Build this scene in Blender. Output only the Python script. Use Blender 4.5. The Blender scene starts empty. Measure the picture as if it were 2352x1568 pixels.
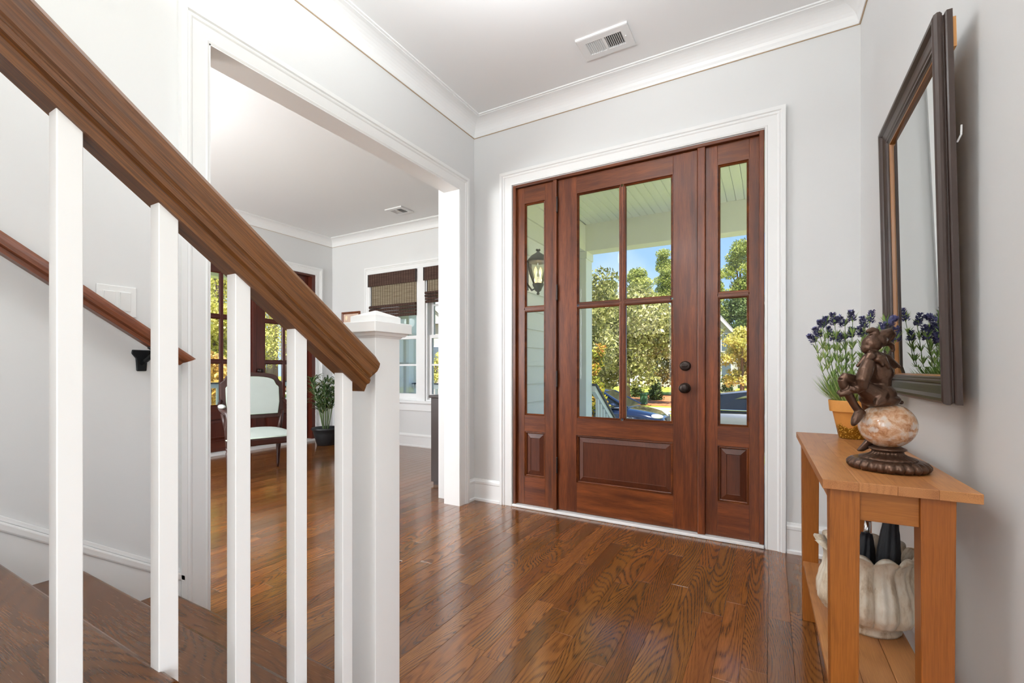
import bpy, math, random
import numpy as np
from mathutils import Vector, Matrix
random.seed(7); RNG = np.random.default_rng(7)
PI = math.pi
SC = bpy.context.scene
COL = SC.collection

# ------------------------------------------------------------------ camera, sky, sun, exposure
YAW = math.atan(594/1050.)
SN, CS = math.sin(YAW), math.cos(YAW)
cd = bpy.data.cameras.new('camera'); cam = bpy.data.objects.new('camera', cd); COL.objects.link(cam)
cam.location = (0, 0, 1.046); cam.rotation_euler = (PI/2, 0, YAW)
cd.sensor_width = 36; cd.lens = 1050/2352*36; cd.shift_y = 63/2352; cd.clip_start = .02; cd.clip_end = 400
SC.camera = cam
vs = SC.view_settings
vs.view_transform = 'Standard'; vs.look = 'None'; vs.gamma = 1; vs.use_curve_mapping = False; vs.exposure = 0.5
try:
    SC.cycles.use_denoising = True; SC.cycles.max_bounces = 6; SC.cycles.diffuse_bounces = 4; SC.cycles.glossy_bounces = 2; SC.cycles.use_adaptive_sampling = True; SC.cycles.adaptive_threshold = .04
    SC.cycles.caustics_reflective = False; SC.cycles.caustics_refractive = False
    SC.cycles.transparent_max_bounces = 10; SC.cycles.sample_clamp_indirect = 6
except Exception: pass

def lin(r, g=None, b=None):
    if g is None: r, g, b = r
    f = lambda c: (c/255/12.92) if c/255 <= .04045 else ((c/255+.055)/1.055)**2.4
    return (f(r), f(g), f(b), 1)

W = bpy.data.worlds.new('sky'); SC.world = W; W.use_nodes = True
wn, wl = W.node_tree.nodes, W.node_tree.links
wn.clear()
_o = wn.new('ShaderNodeOutputWorld'); _b = wn.new('ShaderNodeBackground'); _tc = wn.new('ShaderNodeTexCoord')
_sp = wn.new('ShaderNodeSeparateXYZ'); _rp = wn.new('ShaderNodeValToRGB'); _nz = wn.new('ShaderNodeTexNoise'); _mx = wn.new('ShaderNodeMix')
_mx.data_type = 'RGBA'
_rp.color_ramp.elements[0].position = 0.0; _rp.color_ramp.elements[0].color = lin(176, 208, 244)
_rp.color_ramp.elements[1].position = .55; _rp.color_ramp.elements[1].color = lin(96, 152, 224)
_nz.inputs['Scale'].default_value = 3.2; _nz.inputs['Detail'].default_value = 5
_cr = wn.new('ShaderNodeValToRGB'); _cr.color_ramp.elements[0].position = .52; _cr.color_ramp.elements[1].position = .85
_cr.color_ramp.elements[0].color = (0, 0, 0, 1); _cr.color_ramp.elements[1].color = (.55, .55, .55, 1)
wl.new(_tc.outputs['Generated'], _sp.inputs[0]); wl.new(_sp.outputs['Z'], _rp.inputs[0]); wl.new(_tc.outputs['Generated'], _nz.inputs['Vector'])
wl.new(_nz.outputs['Fac'], _cr.inputs[0]); wl.new(_cr.outputs[0], _mx.inputs[0]); wl.new(_rp.outputs[0], _mx.inputs[6]); _mx.inputs[7].default_value = (.92, .95, 1, 1)
wl.new(_mx.outputs[2], _b.inputs[0]); _b.inputs[1].default_value = 1.0; wl.new(_b.outputs[0], _o.inputs[0])

def light(name, kind, loc, power, color=(1, 1, 1), rot=(0, 0, 0), size=None, sizey=None, target=None):
    d = bpy.data.lights.new(name, kind); o = bpy.data.objects.new(name, d); COL.objects.link(o)
    o.location = loc; o.rotation_euler = rot; d.energy = power; d.color = color
    if target is not None:
        o.rotation_euler = (Vector(target)-Vector(loc)).to_track_quat('-Z', 'Y').to_euler()
    if kind == 'AREA':
        d.shape = 'RECTANGLE'; d.size = size; d.size_y = sizey or size
    elif kind == 'POINT': d.shadow_soft_size = size or .1
    elif kind == 'SUN': d.angle = math.radians(.8)
    return o
SUN = light('sun', 'SUN', (8, -14, 18), 8.6, (1, .94, .84)); SUN.rotation_euler = Vector((-.32, .44, -.84)).to_track_quat('-Z', 'Y').to_euler()
# unseen fill lights added at the back of the hall, behind the viewpoint
light('hall_fill_light', 'AREA', (.06, -3.92, 1.55), 18, (.95, .98, 1), size=.74, sizey=2.1, target=(-.3, 2, 1.5))
light('landing_fill_light', 'AREA', (-1.41, -3.92, 2.15), 18, (.95, .98, 1), size=.5, sizey=1.4, target=(-1.35, 2, 1.2))
# broad fill light in an unseen room added right of the viewpoint
light('side_fill_light', 'AREA', (3.42, -1.7, 1.1), 98, (.95, .98, 1), size=3.4, sizey=2.2, target=(-2, -1.7, 1.5))
# another added fill light, in an opening made at the study's hidden end
light('study_fill_light', 'AREA', (-4.85, -1.10, 1.7), 115, (.95, .98, 1), size=1.5, sizey=1.7, target=(-4.0, 3, 1.6))

# ------------------------------------------------------------------ material helpers
def newmat(name):
    m = bpy.data.materials.new(name); m.use_nodes = True
    nt = m.node_tree; nt.nodes.clear()
    return m, nt
class G:
    """tiny node-graph writer"""
    def __init__(s, nt): s.nt = nt
    def n(s, typ, props=None, **inp):
        nd = s.nt.nodes.new('ShaderNode'+typ)
        for k, v in (props or {}).items(): setattr(nd, k, v)
        for k, v in inp.items():
            key = int(k[1:]) if k[0] == 'i' and k[1:].isdigit() else k.replace('_', ' ')
            sock = nd.inputs[key]
            if isinstance(v, bpy.types.NodeSocket): s.nt.links.new(v, sock)
            else: sock.default_value = v
        return nd
    def math(s, op, a, b=None, clamp=False):
        nd = s.nt.nodes.new('ShaderNodeMath'); nd.operation = op; nd.use_clamp = clamp
        for i, v in enumerate((a, b)):
            if v is None: continue
            if isinstance(v, bpy.types.NodeSocket): s.nt.links.new(v, nd.inputs[i])
            else: nd.inputs[i].default_value = v
        return nd.outputs[0]
    def mix(s, f, a, b, blend='MIX'):
        nd = s.nt.nodes.new('ShaderNodeMix'); nd.data_type = 'RGBA'; nd.blend_type = blend
        for i, v in ((0, f), (6, a), (7, b)):
            if isinstance(v, bpy.types.NodeSocket): s.nt.links.new(v, nd.inputs[i])
            else: nd.inputs[i].default_value = v
        return nd.outputs[2]
    def ramp(s, f, stops, interp='LINEAR'):
        nd = s.nt.nodes.new('ShaderNodeValToRGB'); cr = nd.color_ramp; cr.interpolation = interp
        while len(cr.elements) < len(stops): cr.elements.new(.5)
        for e, (p, c) in zip(cr.elements, stops):
            e.position = p; e.color = c if hasattr(c, '__len__') else (c, c, c, 1)
        s.nt.links.new(f, nd.inputs[0]); return nd.outputs[0]
    def vmul(s, v, sc, add=None):
        nd = s.nt.nodes.new('ShaderNodeVectorMath'); nd.operation = 'MULTIPLY'
        s.nt.links.new(v, nd.inputs[0]); nd.inputs[1].default_value = sc
        return nd.outputs[0]
    def vadd(s, a, b):
        nd = s.nt.nodes.new('ShaderNodeVectorMath'); nd.operation = 'ADD'
        s.nt.links.new(a, nd.inputs[0]); s.nt.links.new(b, nd.inputs[1]); return nd.outputs[0]
    def out(s, bsdf):
        o = s.nt.nodes.new('ShaderNodeOutputMaterial'); s.nt.links.new(bsdf, o.inputs[0])
    def bsdf(s, **k):
        return s.n('BsdfPrincipled', None, **k)
def plain(name, col, rough=.5, metal=0., spec=.5, noise=.04, nscale=8, bump=0., bscale=200, coat=0., emit=None, estr=0.):
    m, nt = newmat(name); g = G(nt)
    tc = g.n('TexCoord').outputs['Object']
    nz = g.n('TexNoise', None, Vector=tc, Scale=nscale, Detail=4.).outputs['Fac']
    c = g.mix(nz, tuple(min(1, x*(1-noise)) for x in col[:3])+(1,), tuple(min(1, x*(1+noise)) for x in col[:3])+(1,))
    k = dict(Base_Color=c, Roughness=rough, Metallic=metal, Specular_IOR_Level=spec, Coat_Weight=coat)
    if emit: k.update(Emission_Color=emit, Emission_Strength=estr)
    b = g.bsdf(**k)
    if bump:
        bn = g.n('TexNoise', None, Vector=tc, Scale=bscale, Detail=3.).outputs['Fac']
        bp = g.n('Bump', None, Strength=bump, Distance=.002, Height=bn); nt.links.new(bp.outputs[0], b.inputs['Normal'])
    g.out(b.outputs[0]); return m
def wood(name, dark, mid, light_, axis='Y', tilt=0., rough=.3, cath=.55, rings=9., ns=7., along=.09, fiber=.35, fs=160, vary=.25, spec=.5, coat=0., bump=0., bls=10., redvar=0.):
    m, nt = newmat(name); g = G(nt)
    tc = g.n('TexCoord').outputs['Object']
    rnd = g.math('ADD', g.n('ObjectInfo').outputs['Random'], g.n('Attribute', {'attribute_name': 'rnd'}).outputs['Fac'])
    off = g.n('CombineXYZ', None, X=g.math('MULTIPLY', rnd, 37.), Y=g.math('MULTIPLY', rnd, 91.), Z=g.math('MULTIPLY', rnd, 53.)).outputs[0]
    if tilt: tc = g.n('Mapping', None, Vector=tc, Rotation=(tilt, 0., 0.)).outputs[0]
    v = g.vadd(tc, off)
    ax = 'XYZ'.index(axis)
    sv = [1., 1., 1.]; sv[ax] = along
    st = g.vmul(v, tuple(sv))
    n1 = g.n('TexNoise', None, Vector=st, Scale=ns, Detail=.8, Roughness=.4, Distortion=.35).outputs['Fac']
    fr = g.math('PINGPONG', g.math('MULTIPLY', n1, rings), .5)
    line = g.ramp(fr, [(0., 1.), (.10, .85), (.24, .15), (.42, 0.)])
    fv = [1., 1., 1.]; fv[ax] = .025
    fb = g.n('TexNoise', None, Vector=g.vmul(v, tuple(fv)), Scale=float(fs), Detail=3., Roughness=.65).outputs['Fac']
    bl = g.n('TexNoise', None, Vector=g.vmul(v, tuple(.10 if i == ax else 1. for i in range(3))), Scale=bls, Detail=3.).outputs['Fac']
    c = g.mix(g.ramp(bl, [(.3, 0.), (.7, 1.)]), mid, light_)
    c = g.mix(g.math('MULTIPLY', g.ramp(fb, [(.38, 1.), (.62, 0.)]), fiber), c, dark)
    lf = g.math('MULTIPLY', g.math('MULTIPLY', line, cath), g.ramp(fb, [(.34, 1.), (.62, .2)]))
    lf = g.math('MULTIPLY', lf, g.math('ADD', .45, g.math('MULTIPLY', g.math('FRACT', g.math('MULTIPLY', rnd, 29.3)), .75)))
    c = g.mix(lf, c, dark)
    # board to board difference
    r2 = g.math('FRACT', g.math('MULTIPLY', rnd, 7.31)); r3 = g.math('FRACT', g.math('MULTIPLY', rnd, 17.77))
    hs = g.n('HueSaturation', None, Hue=g.math('ADD', .5, g.math('MULTIPLY', g.math('SUBTRACT', r3, .5), .004+redvar)), Saturation=1.,
             Value=g.math('ADD', 1.-vary*.55, g.math('MULTIPLY', r2, vary)), Color=c)
    b = g.bsdf(Base_Color=hs.outputs[0], Roughness=g.math('ADD', rough-.03, g.math('MULTIPLY', fb, .08)), Specular_IOR_Level=spec, Coat_Weight=coat, Coat_Roughness=.12)
    if bump:
        bp = g.n('Bump', None, Strength=bump, Distance=.0006, Height=g.math('SUBTRACT', fb, line)); nt.links.new(bp.outputs[0], b.inputs['Normal'])
    g.out(b.outputs[0]); return m
def glass(name, tint=(.97, .985, .97, 1), refl=1.0):
    m, nt = newmat(name); g = G(nt)
    t = g.n('BsdfTransparent', None, Color=tint); gl = g.n('BsdfGlossy', None, Roughness=.01, Color=(1, 1, 1, 1))
    f = g.math('MULTIPLY', g.n('Fresnel', None, IOR=1.45).outputs[0], refl)
    mx = g.n('MixShader', None, Fac=f, i1=t.outputs[0], i2=gl.outputs[0]); g.out(mx.outputs[0]); return m
def leafmat(name, stops, rough=.5, trans=.35):
    m, nt = newmat(name); g = G(nt)
    r = g.n('Attribute', {'attribute_name': 'rnd'}).outputs['Fac']
    c = g.ramp(r, stops)
    d = g.bsdf(Base_Color=c, Roughness=rough, Specular_IOR_Level=.3); t = g.n('BsdfTranslucent', None, Color=c)
    g.out(g.n('MixShader', None, Fac=trans, i1=d.outputs[0], i2=t.outputs[0]).outputs[0]); return m

M = {}
M['wall'] = plain('wall_paint', (.735, .735, .73, 1), .55, spec=.3, noise=.012, nscale=2)
M['trim'] = plain('white_trim_paint', (.86, .86, .855, 1), .28, spec=.5, noise=.015, nscale=3)
M['ceil'] = plain('ceiling_paint', (.84, .84, .835, 1), .7, spec=.2, noise=.01, nscale=2)
M['rail_white'] = plain('painted_rail_white', (.82, .815, .805, 1), .35, noise=.02, nscale=6)
M['gap_shade'] = plain('tan_gap_shade', lin(190, 165, 135), .7)  # tan that stands for shade in the gap under the crown
M['floor'] = wood('oak_floor', lin(42, 22, 9), lin(119, 71, 31), lin(150, 94, 43), 'Y', rough=.2, cath=.9, rings=50., ns=5., along=.15, fiber=.28, fs=620, vary=.5, spec=.5, coat=.35, redvar=.006)
M['tread'] = wood('oak_tread', lin(34, 18, 8), lin(92, 54, 24), lin(112, 68, 32), 'X', rough=.25, cath=.9, rings=22., ns=5., along=.3, fiber=.2, fs=600, vary=.15, spec=.4, coat=.12)
M['rail'] = wood('oak_handrail', lin(46, 24, 9), lin(104, 62, 26), lin(136, 86, 38), 'Y', tilt=math.atan(.762), rough=.42, cath=.35, rings=14., ns=14., along=.12, fiber=.6, fs=420, vary=.1, bls=18.)
M['wallrail'] = wood('red_oak_handrail', lin(42, 17, 9), lin(112, 56, 30), lin(140, 76, 40), 'Y', tilt=math.atan(.701), rough=.32, cath=.3, rings=14., fiber=.5, fs=420, vary=.1)
M['mahog_v'] = wood('mahogany_Z', lin(48, 19, 7), lin(84, 38, 14), lin(136, 70, 30), 'Z', rough=.34, cath=.15, rings=14., ns=6., fiber=.5, fs=520, vary=.3, spec=.4, coat=.04, bls=22.)
M['mahog_h'] = wood('mahogany_X', lin(48, 19, 7), lin(84, 38, 14), lin(136, 70, 30), 'X', rough=.34, cath=.15, rings=14., ns=6., fiber=.5, fs=520, vary=.3, spec=.4, coat=.04, bls=22.)
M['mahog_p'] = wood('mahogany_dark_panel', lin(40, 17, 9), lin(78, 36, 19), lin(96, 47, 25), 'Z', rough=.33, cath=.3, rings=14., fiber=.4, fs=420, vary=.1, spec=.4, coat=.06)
M['mahog_d'] = wood('mahogany_deep', lin(34, 13, 9), lin(84, 34, 22), lin(100, 42, 27), 'Z', rough=.3, cath=.15, fiber=.4, vary=.15)
M['mahog_y'] = wood('mahogany_crosswise', lin(34, 13, 9), lin(84, 36, 24), lin(100, 46, 30), 'Y', rough=.3, cath=.15, fiber=.4, vary=.15)
M['teak'] = wood('teak_top', lin(124, 70, 34), lin(176, 116, 66), lin(198, 138, 84), 'Y', rough=.36, cath=.45, rings=14., ns=6., along=.2, fiber=.28, fs=520, vary=.08)
M['teak_leg'] = wood('teak_leg', lin(100, 52, 15), lin(158, 90, 31), lin(178, 106, 42), 'Z', rough=.38, cath=.25, rings=10., ns=9., fiber=.28, fs=520, vary=.06)
M['teak_x'] = wood('teak_apron', lin(108, 58, 20), lin(170, 104, 42), lin(186, 120, 54), 'X', rough=.38, cath=.3, rings=12., ns=9., fiber=.28, fs=520, vary=.06)
M['glass'] = glass('window_glass', refl=.5)
M['bronze'] = plain('oil_rubbed_bronze', lin(52, 42, 38), .35, metal=.7, noise=.15, nscale=30)
M['black_iron'] = plain('black_iron', lin(28, 29, 31), .45, metal=.5, noise=.1)
M['white_plastic'] = plain('white_plastic', (.82, .82, .81, 1), .3)
M['white_metal'] = plain('white_enamel', (.76, .755, .745, 1), .35)
M['dark'] = plain('duct_dark', lin(72, 70, 66), .8)
M['mirror'] = None
def mirror_mat():
    m, nt = newmat('mirror_silver'); g = G(nt)
    g.out(g.n('BsdfGlossy', None, Color=(.71, .725, .715, 1), Roughness=.0).outputs[0]); return m
M['mirror'] = mirror_mat()
M['mframe'] = plain('dark_walnut_lacquer', lin(60, 46, 40), .32, spec=.45, noise=.15, nscale=25)
M['gilt'] = plain('amber_lip', lin(150, 96, 40), .3, noise=.1)
M['rawwood'] = plain('raw_pine', lin(196, 140, 80), .6)
M['espresso'] = plain('espresso_wood', lin(46, 34, 30), .35, noise=.1, nscale=12)

# ------------------------------------------------------------------ mesh helpers
class MB:
    def __init__(s): s.v = []; s.f = []; s.r = []
    def add(s, vs, fs):
        o = len(s.v); s.v += [tuple(p) for p in vs]; s.f += [tuple(i+o for i in f) for f in fs]; return s
    def box(s, x0, y0, z0, x1, y1, z1):
        return s.add([(x0,y0,z0),(x1,y0,z0),(x1,y1,z0),(x0,y1,z0),(x0,y0,z1),(x1,y0,z1),(x1,y1,z1),(x0,y1,z1)],
                     [(3,2,1,0),(4,5,6,7),(0,1,5,4),(1,2,6,5),(2,3,7,6),(3,0,4,7)])
    def cbox(s, c, d): return s.box(c[0]-d[0]/2,c[1]-d[1]/2,c[2]-d[2]/2,c[0]+d[0]/2,c[1]+d[1]/2,c[2]+d[2]/2)
    def prism(s, poly, axis, a, b):
        """poly in the two remaining axes (in xyz order), extruded along axis from a to b"""
        n = len(poly)
        def P(p, t):
            if axis == 'X': return (t, p[0], p[1])
            if axis == 'Y': return (p[0], t, p[1])
            return (p[0], p[1], t)
        vs = [P(p, a) for p in poly]+[P(p, b) for p in poly]
        fs = [tuple(range(n-1, -1, -1)), tuple(range(n, 2*n))]+[(i, (i+1) % n, n+(i+1) % n, n+i) for i in range(n)]
        return s.add(vs, fs)
    def lathe(s, prof, seg=24, c=(0,0,0), rf=None, caps=True):
        n = len(prof); vs = []
        for r, z in prof:
            for k in range(seg):
                a = 2*PI*k/seg; rr = r*(rf(a, r, z) if rf else 1)
                vs.append((c[0]+rr*math.cos(a), c[1]+rr*math.sin(a), c[2]+z))
        fs = [(i*seg+k, i*seg+(k+1) % seg, (i+1)*seg+(k+1) % seg, (i+1)*seg+k) for i in range(n-1) for k in range(seg)]
        if caps:
            fs.append(tuple(range(seg-1, -1, -1))); fs.append(tuple((n-1)*seg+k for k in range(seg)))
        return s.add(vs, fs)
    def tube(s, pts, rad, seg=8, flat=None):
        pts = [Vector(p) for p in pts]; n = len(pts)
        if not hasattr(rad, '__len__'): rad = [rad]*n
        up = Vector((0, 0, 1)); vs = []; prev = None
        for i, p in enumerate(pts):
            d = (pts[min(i+1, n-1)]-pts[max(i-1, 0)]).normalized()
            if prev is None:
                a = d.cross(up if abs(d.z) < .9 else Vector((1, 0, 0))).normalized()
            else:
                a = (prev-d*prev.dot(d)).normalized()
            prev = a; b = d.cross(a)
            for k in range(seg):
                t = 2*PI*k/seg; vs.append(p+a*(rad[i]*math.cos(t))+b*(rad[i]*math.sin(t)*(flat or 1)))
        fs = [(i*seg+k, i*seg+(k+1) % seg, (i+1)*seg+(k+1) % seg, (i+1)*seg+k) for i in range(n-1) for k in range(seg)]
        fs += [tuple(range(seg-1, -1, -1)), tuple((n-1)*seg+k for k in range(seg))]
        return s.add(vs, fs)
    def ell(s, c, r, seg=16, rings=10, rot=None):
        vs = []; R_ = rot or Matrix.Identity(3)
        for i in range(rings+1):
            t = PI*i/rings
            for k in range(seg):
                a = 2*PI*k/seg
                vs.append(Vector(c)+R_ @ Vector((r[0]*math.sin(t)*math.cos(a), r[1]*math.sin(t)*math.sin(a), -r[2]*math.cos(t))))
        fs = [(i*seg+k, i*seg+(k+1) % seg, (i+1)*seg+(k+1) % seg, (i+1)*seg+k) for i in range(rings) for k in range(seg)]
        return s.add(vs, fs)
    def sweepframe(s, path, dirs, prof, mp, closed=False):
        """path: 2d points, dirs: outward mitre direction per point, prof: (offset, depth) polygon, mp: (u,v,depth)->xyz"""
        n, m = len(path), len(prof); vs = []
        for (u, v), (du, dv) in zip(path, dirs):
            for o, d in prof: vs.append(mp(u+du*o, v+dv*o, d))
        fs = []
        for i in range(n if closed else n-1):
            j = (i+1) % n
            for k in range(m):
                l = (k+1) % m; fs.append((i*m+k, i*m+l, j*m+l, j*m+k))
        if not closed: fs += [tuple(range(m-1, -1, -1)), tuple((n-1)*m+k for k in range(m))]
        return s.add(vs, fs)
    def build(s, name, mat, parent=None, smooth=False, bevel=0, seg=2, angle=35):
        if parent is not None:
            root = parent
            while root.parent is not None: root = root.parent
            if root.name in WORLDROOT:
                inv = (Matrix.Translation(root.location) @ Matrix.Rotation(root.rotation_euler.z, 4, 'Z')).inverted()
                s.v = [tuple(inv @ Vector(p)) for p in s.v]
        me = bpy.data.meshes.new(name); me.from_pydata(s.v, [], s.f)
        if s.r and len(s.r) == len(me.polygons):
            at = me.attributes.new('rnd', 'FLOAT', 'FACE'); at.data.foreach_set('value', s.r)
        me.validate(); me.update()
        return link(name, me, mat, parent, smooth, bevel, seg, angle)
def fixnormals(me):
    import bmesh
    bm = bmesh.new(); bm.from_mesh(me); bmesh.ops.recalc_face_normals(bm, faces=bm.faces); bm.to_mesh(me); bm.free()
def link(name, me, mat, parent=None, smooth=False, bevel=0, seg=2, angle=35):
    if len(me.polygons) < 60000: fixnormals(me)
    if mat is not None: me.materials.append(M[mat] if isinstance(mat, str) else mat)
    o = bpy.data.objects.new(name, me); COL.objects.link(o)
    if smooth: me.polygons.foreach_set('use_smooth', [True]*len(me.polygons))
    if parent is not None: o.parent = parent
    if bevel:
        b = o.modifiers.new('edge', 'BEVEL'); b.width = bevel; b.segments = seg; b.limit_method = 'ANGLE'; b.angle_limit = math.radians(angle)
    return o
def tag(o, label, cat=None, group=None, kind=None):
    o['label'] = label
    if cat: o['category'] = cat
    if group: o['group'] = group
    if kind: o['kind'] = kind
    return o
WORLDROOT = set()   # things whose parts are written down in room coordinates
def sub(name, parent):
    o = bpy.data.objects.new(name, None); COL.objects.link(o); o.parent = parent; o.empty_display_size = .1; return o
def thing(name, label, cat=None, loc=(0,0,0), rz=0, group=None, kind=None, world=False):
    o = bpy.data.objects.new(name, None); COL.objects.link(o); o.location = loc; o.rotation_euler = (0, 0, rz); o.empty_display_size = .1
    if world: WORLDROOT.add(o.name)
    return tag(o, label, cat, group, kind)
def inst(src, name, parent, loc, rz=0, mesh=None):
    o = src.copy(); o.name = name; COL.objects.link(o); o.parent = parent; o.location = loc; o.rotation_euler = (0, 0, rz); return o
def box(name, mat, a, b, parent=None, bevel=0):
    return MB().box(*a, *b).build(name, mat, parent, bevel=bevel)
def struct(o, label): return tag(o, label, None, None, 'structure')

# ------------------------------------------------------------------ key planes (metres)
XL, YF, ZC = -2.075, 3.05, 3.0          # left wall face, front wall face, ceiling
XS, YS = -5.82, 4.72                     # study far wall, study front wall
WT = .123
KR = math.tan(math.radians(1.05))
def XR(y): return .42+(YF-y)*KR          # the wall with the mirror runs very slightly out of square
OY0, OY1, OZ = 1.05, 2.84, 2.42          # cased opening
DX0, DX1, DZ = -1.714, -.033, 2.442      # front door opening
GZ = -1.03                               # garden level

# ------------------------------------------------------------------ structure: walls
struct(MB().box(XL-WT, -4, 0, XL, OY0, 3.2).box(XL-WT, OY1, 0, XL, YF+.14, 3.2).box(XL-WT, OY0, OZ, XL, OY1, 3.2).build('wall_left', 'wall'),
       'light grey painted wall with the wide cased opening beside the stair')
struct(MB().box(XL, YF, 0, DX0-.002, YF+.14, 3.2).box(DX1+.002, YF, 0, .7, YF+.14, 3.2).box(DX0-.002, YF, DZ+.002, DX1+.002, YF+.14, 3.2).build('wall_front', 'wall'),
       'light grey painted wall around the wooden front door')
struct(MB().prism([(XR(.45), .45), (XR(.45)+.14, .45), (XR(YF)+.14, YF), (XR(YF), YF)], 'Z', 0, 3.2).build('wall_right', 'wall'),
       'light grey painted wall carrying the dark framed mirror')
struct(MB().box(XL, -4.1, 0, -1.66, -4, 3.2).box(-1.16, -4.1, 0, -.31, -4, 3.2).box(.43, -4.1, 0, 3.6, -4, 3.2).box(-.31, -4.1, 0, .43, -4, .5).box(-.31, -4.1, 2.6, .43, -4, 3.2).box(-1.66, -4.1, 0, -1.16, -4, 1.45).box(-1.66, -4.1, 2.85, -1.16, -4, 3.2).build('wall_back', 'wall'),
       'light grey painted wall with two openings added for fill lights at the back of the hall')  # both openings are added for the fill lights
struct(MB().box(XR(.6)+.1, .46, 0, 3.6, .6, 3.2).build('wall_added_front', 'wall'), 'light grey wall of the unseen room added for fill light behind the viewpoint')  # shell of an unseen room, added to bring in side fill
struct(MB().box(3.5, -4, 0, 3.6, -3.4, 3.2).box(3.5, 0, 0, 3.6, .46, 3.2).box(3.5, -3.4, 0, 3.6, 0, .4).box(3.5, -3.4, 2.6, 3.6, 0, 3.2).build('wall_added_right', 'wall'), 'light grey wall of the unseen added room with a broad opening for fill light')  # opening in the added room, made for its fill light
struct(MB().box(XS-.14, -1.2, 0, XS, 2.68, 3.2).box(XS-.14, 4.42, 0, XS, YS+.14, 3.2).box(XS-.14, 2.68, 2.42, XS, 4.42, 3.2).build('wall_study_west', 'wall'),
       'light grey study wall around the dark wooden double doors')
WX0, WX1, WX2, WX3, WZ0, WZ1 = -5.008, -4.121, -3.993, -3.106, .62, 2.395
struct(MB().box(XS, YS, 0, WX0, YS+.14, 3.2).box(WX3, YS, 0, -2.2, YS+.14, 3.2).box(WX0, YS, 0, WX3, YS+.14, WZ0).box(WX0, YS, WZ1, WX3, YS+.14, 3.2).box(WX1, YS, WZ0, WX2, YS+.14, WZ1).build('wall_study_front', 'wall'),
       'light grey study wall with the pair of windows under woven blinds')
struct(MB().box(-2.35, YF+.14, 0, -2.21, YS, 3.2).box(-2.35, OY1+.1, 0, XL-WT, YF+.14, 3.2).build('wall_study_east', 'wall'), 'grey study wall behind the dark cabinet')
struct(MB().box(XS-.14, -1.34, 0, -5.60, -1.2, 3.2).box(-4.10, -1.34, 0, XL-WT, -1.2, 3.2).box(-5.60, -1.34, 0, -4.10, -1.2, .85).box(-5.60, -1.34, 2.55, -4.10, -1.2, 3.2).build('wall_study_south', 'wall'), 'grey study wall out of sight behind the stair wall')
struct(MB().box(XL-.02, -4.1, ZC, .75, YF+.14, ZC+.25).box(.75, -4.1, ZC, 3.6, .6, ZC+.25).build('ceiling', 'ceil'), 'smooth white ceiling above the entry hall')
struct(MB().box(XS-.14, -1.34, ZC, XL-.02, YS+.14, ZC+.25).build('ceiling_study', 'ceil'), 'smooth white ceiling of the study beyond the opening')

# ------------------------------------------------------------------ floor: slab + planks
fl = MB().box(XS-.14, -4.1, -.16, .75, YS+.14, -.02).box(.75, -4.1, -.16, 3.6, .6, -.02).build('floor', 'espresso'); struct(fl, 'glossy brown oak strip floor of hall and study')
PW = .0826
planks = []
def rows(x_start, x_end):
    x = x_start
    while (x < x_end-1e-4): yield x, min(x+PW, x_end); x += PW
LENS = [.34, .46, .58, .72, .86, 1.05, 1.3]
def lay(x0, x1, y0, y1):
    y = y0-random.random()*.8
    while y < y1:
        L = random.choice(LENS); a, b = max(y, y0), min(y+L, y1); y += L
        if b-a > .03: planks.append((x0, x1, a, b))
for a, b in rows(XL+.0, 3.5): lay(a, b, -4.0, YF if a < .46 else .46)
x = XL
while x > XS:
    a, b = max(x-PW, XS), x; x -= PW
    lay(a, b, -1.2, YS if b < -2.3 else YF)
def projpx(X, Y, Z):
    d = -SN*X+CS*Y
    return (None if d < .15 else (1176+1050*(CS*X+SN*Y)/d, 847-1050*(Z-1.046)/d))
def plank_score(p):
    x0, x1, a, b = p
    pts = [projpx(*q, 0) for q in ((x0, a), (x1, a), (x1, b), (x0, b))]
    if any(q is None for q in pts): return 0
    cx, cy = sum(q[0] for q in pts)/4, sum(q[1] for q in pts)/4
    if not (-20 < min(max(q[0] for q in pts), 2352) and min(q[0] for q in pts) < 1960 and min(q[1] for q in pts) < 1568): return 0
    mx, my = (x0+x1)/2, (a+b)/2
    if mx < XL:   # seen only through the cased opening
        yy = my*XL/mx
        if not OY0-.05 < yy < OY1+.05: return 0
    elif mx < -.85 and my < .9: return 0
    ar = 0
    for i in range(4):
        q, r = pts[i], pts[(i+1) % 4]; ar += q[0]*r[1]-q[1]*r[0]
    return abs(ar)/2
planks.sort(key=plank_score, reverse=True)
def plank_mesh(w, L):
    m = MB(); c = .0009; g = .0003
    x0, x1, y0, y1 = -w/2+g, w/2-g, -L/2+g, L/2-g
    m.add([(x0,y0,-.018),(x1,y0,-.018),(x1,y1,-.018),(x0,y1,-.018),(x0,y0,-c),(x1,y0,-c),(x1,y1,-c),(x0,y1,-c),(x0+c,y0+c,0),(x1-c,y0+c,0),(x1-c,y1-c,0),(x0+c,y1-c,0)],
          [(0,1,5,4),(1,2,6,5),(2,3,7,6),(3,0,4,7),(4,5,9,8),(5,6,10,9),(6,7,11,10),(7,4,8,11),(8,9,10,11)])
    me = bpy.data.meshes.new('plank'); me.from_pydata(m.v, [], m.f); me.update(); me.materials.append(M['floor']); return me
pm = {}
for x0, x1, a, b in planks[:298]:
    key = (round(x1-x0, 4), round(b-a, 4))
    if key not in pm: pm[key] = plank_mesh(*key)
    o = bpy.data.objects.new('plank', pm[key]); COL.objects.link(o); o.parent = fl; o.location = ((x0+x1)/2, (a+b)/2, 0)
rest = MB()
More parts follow.
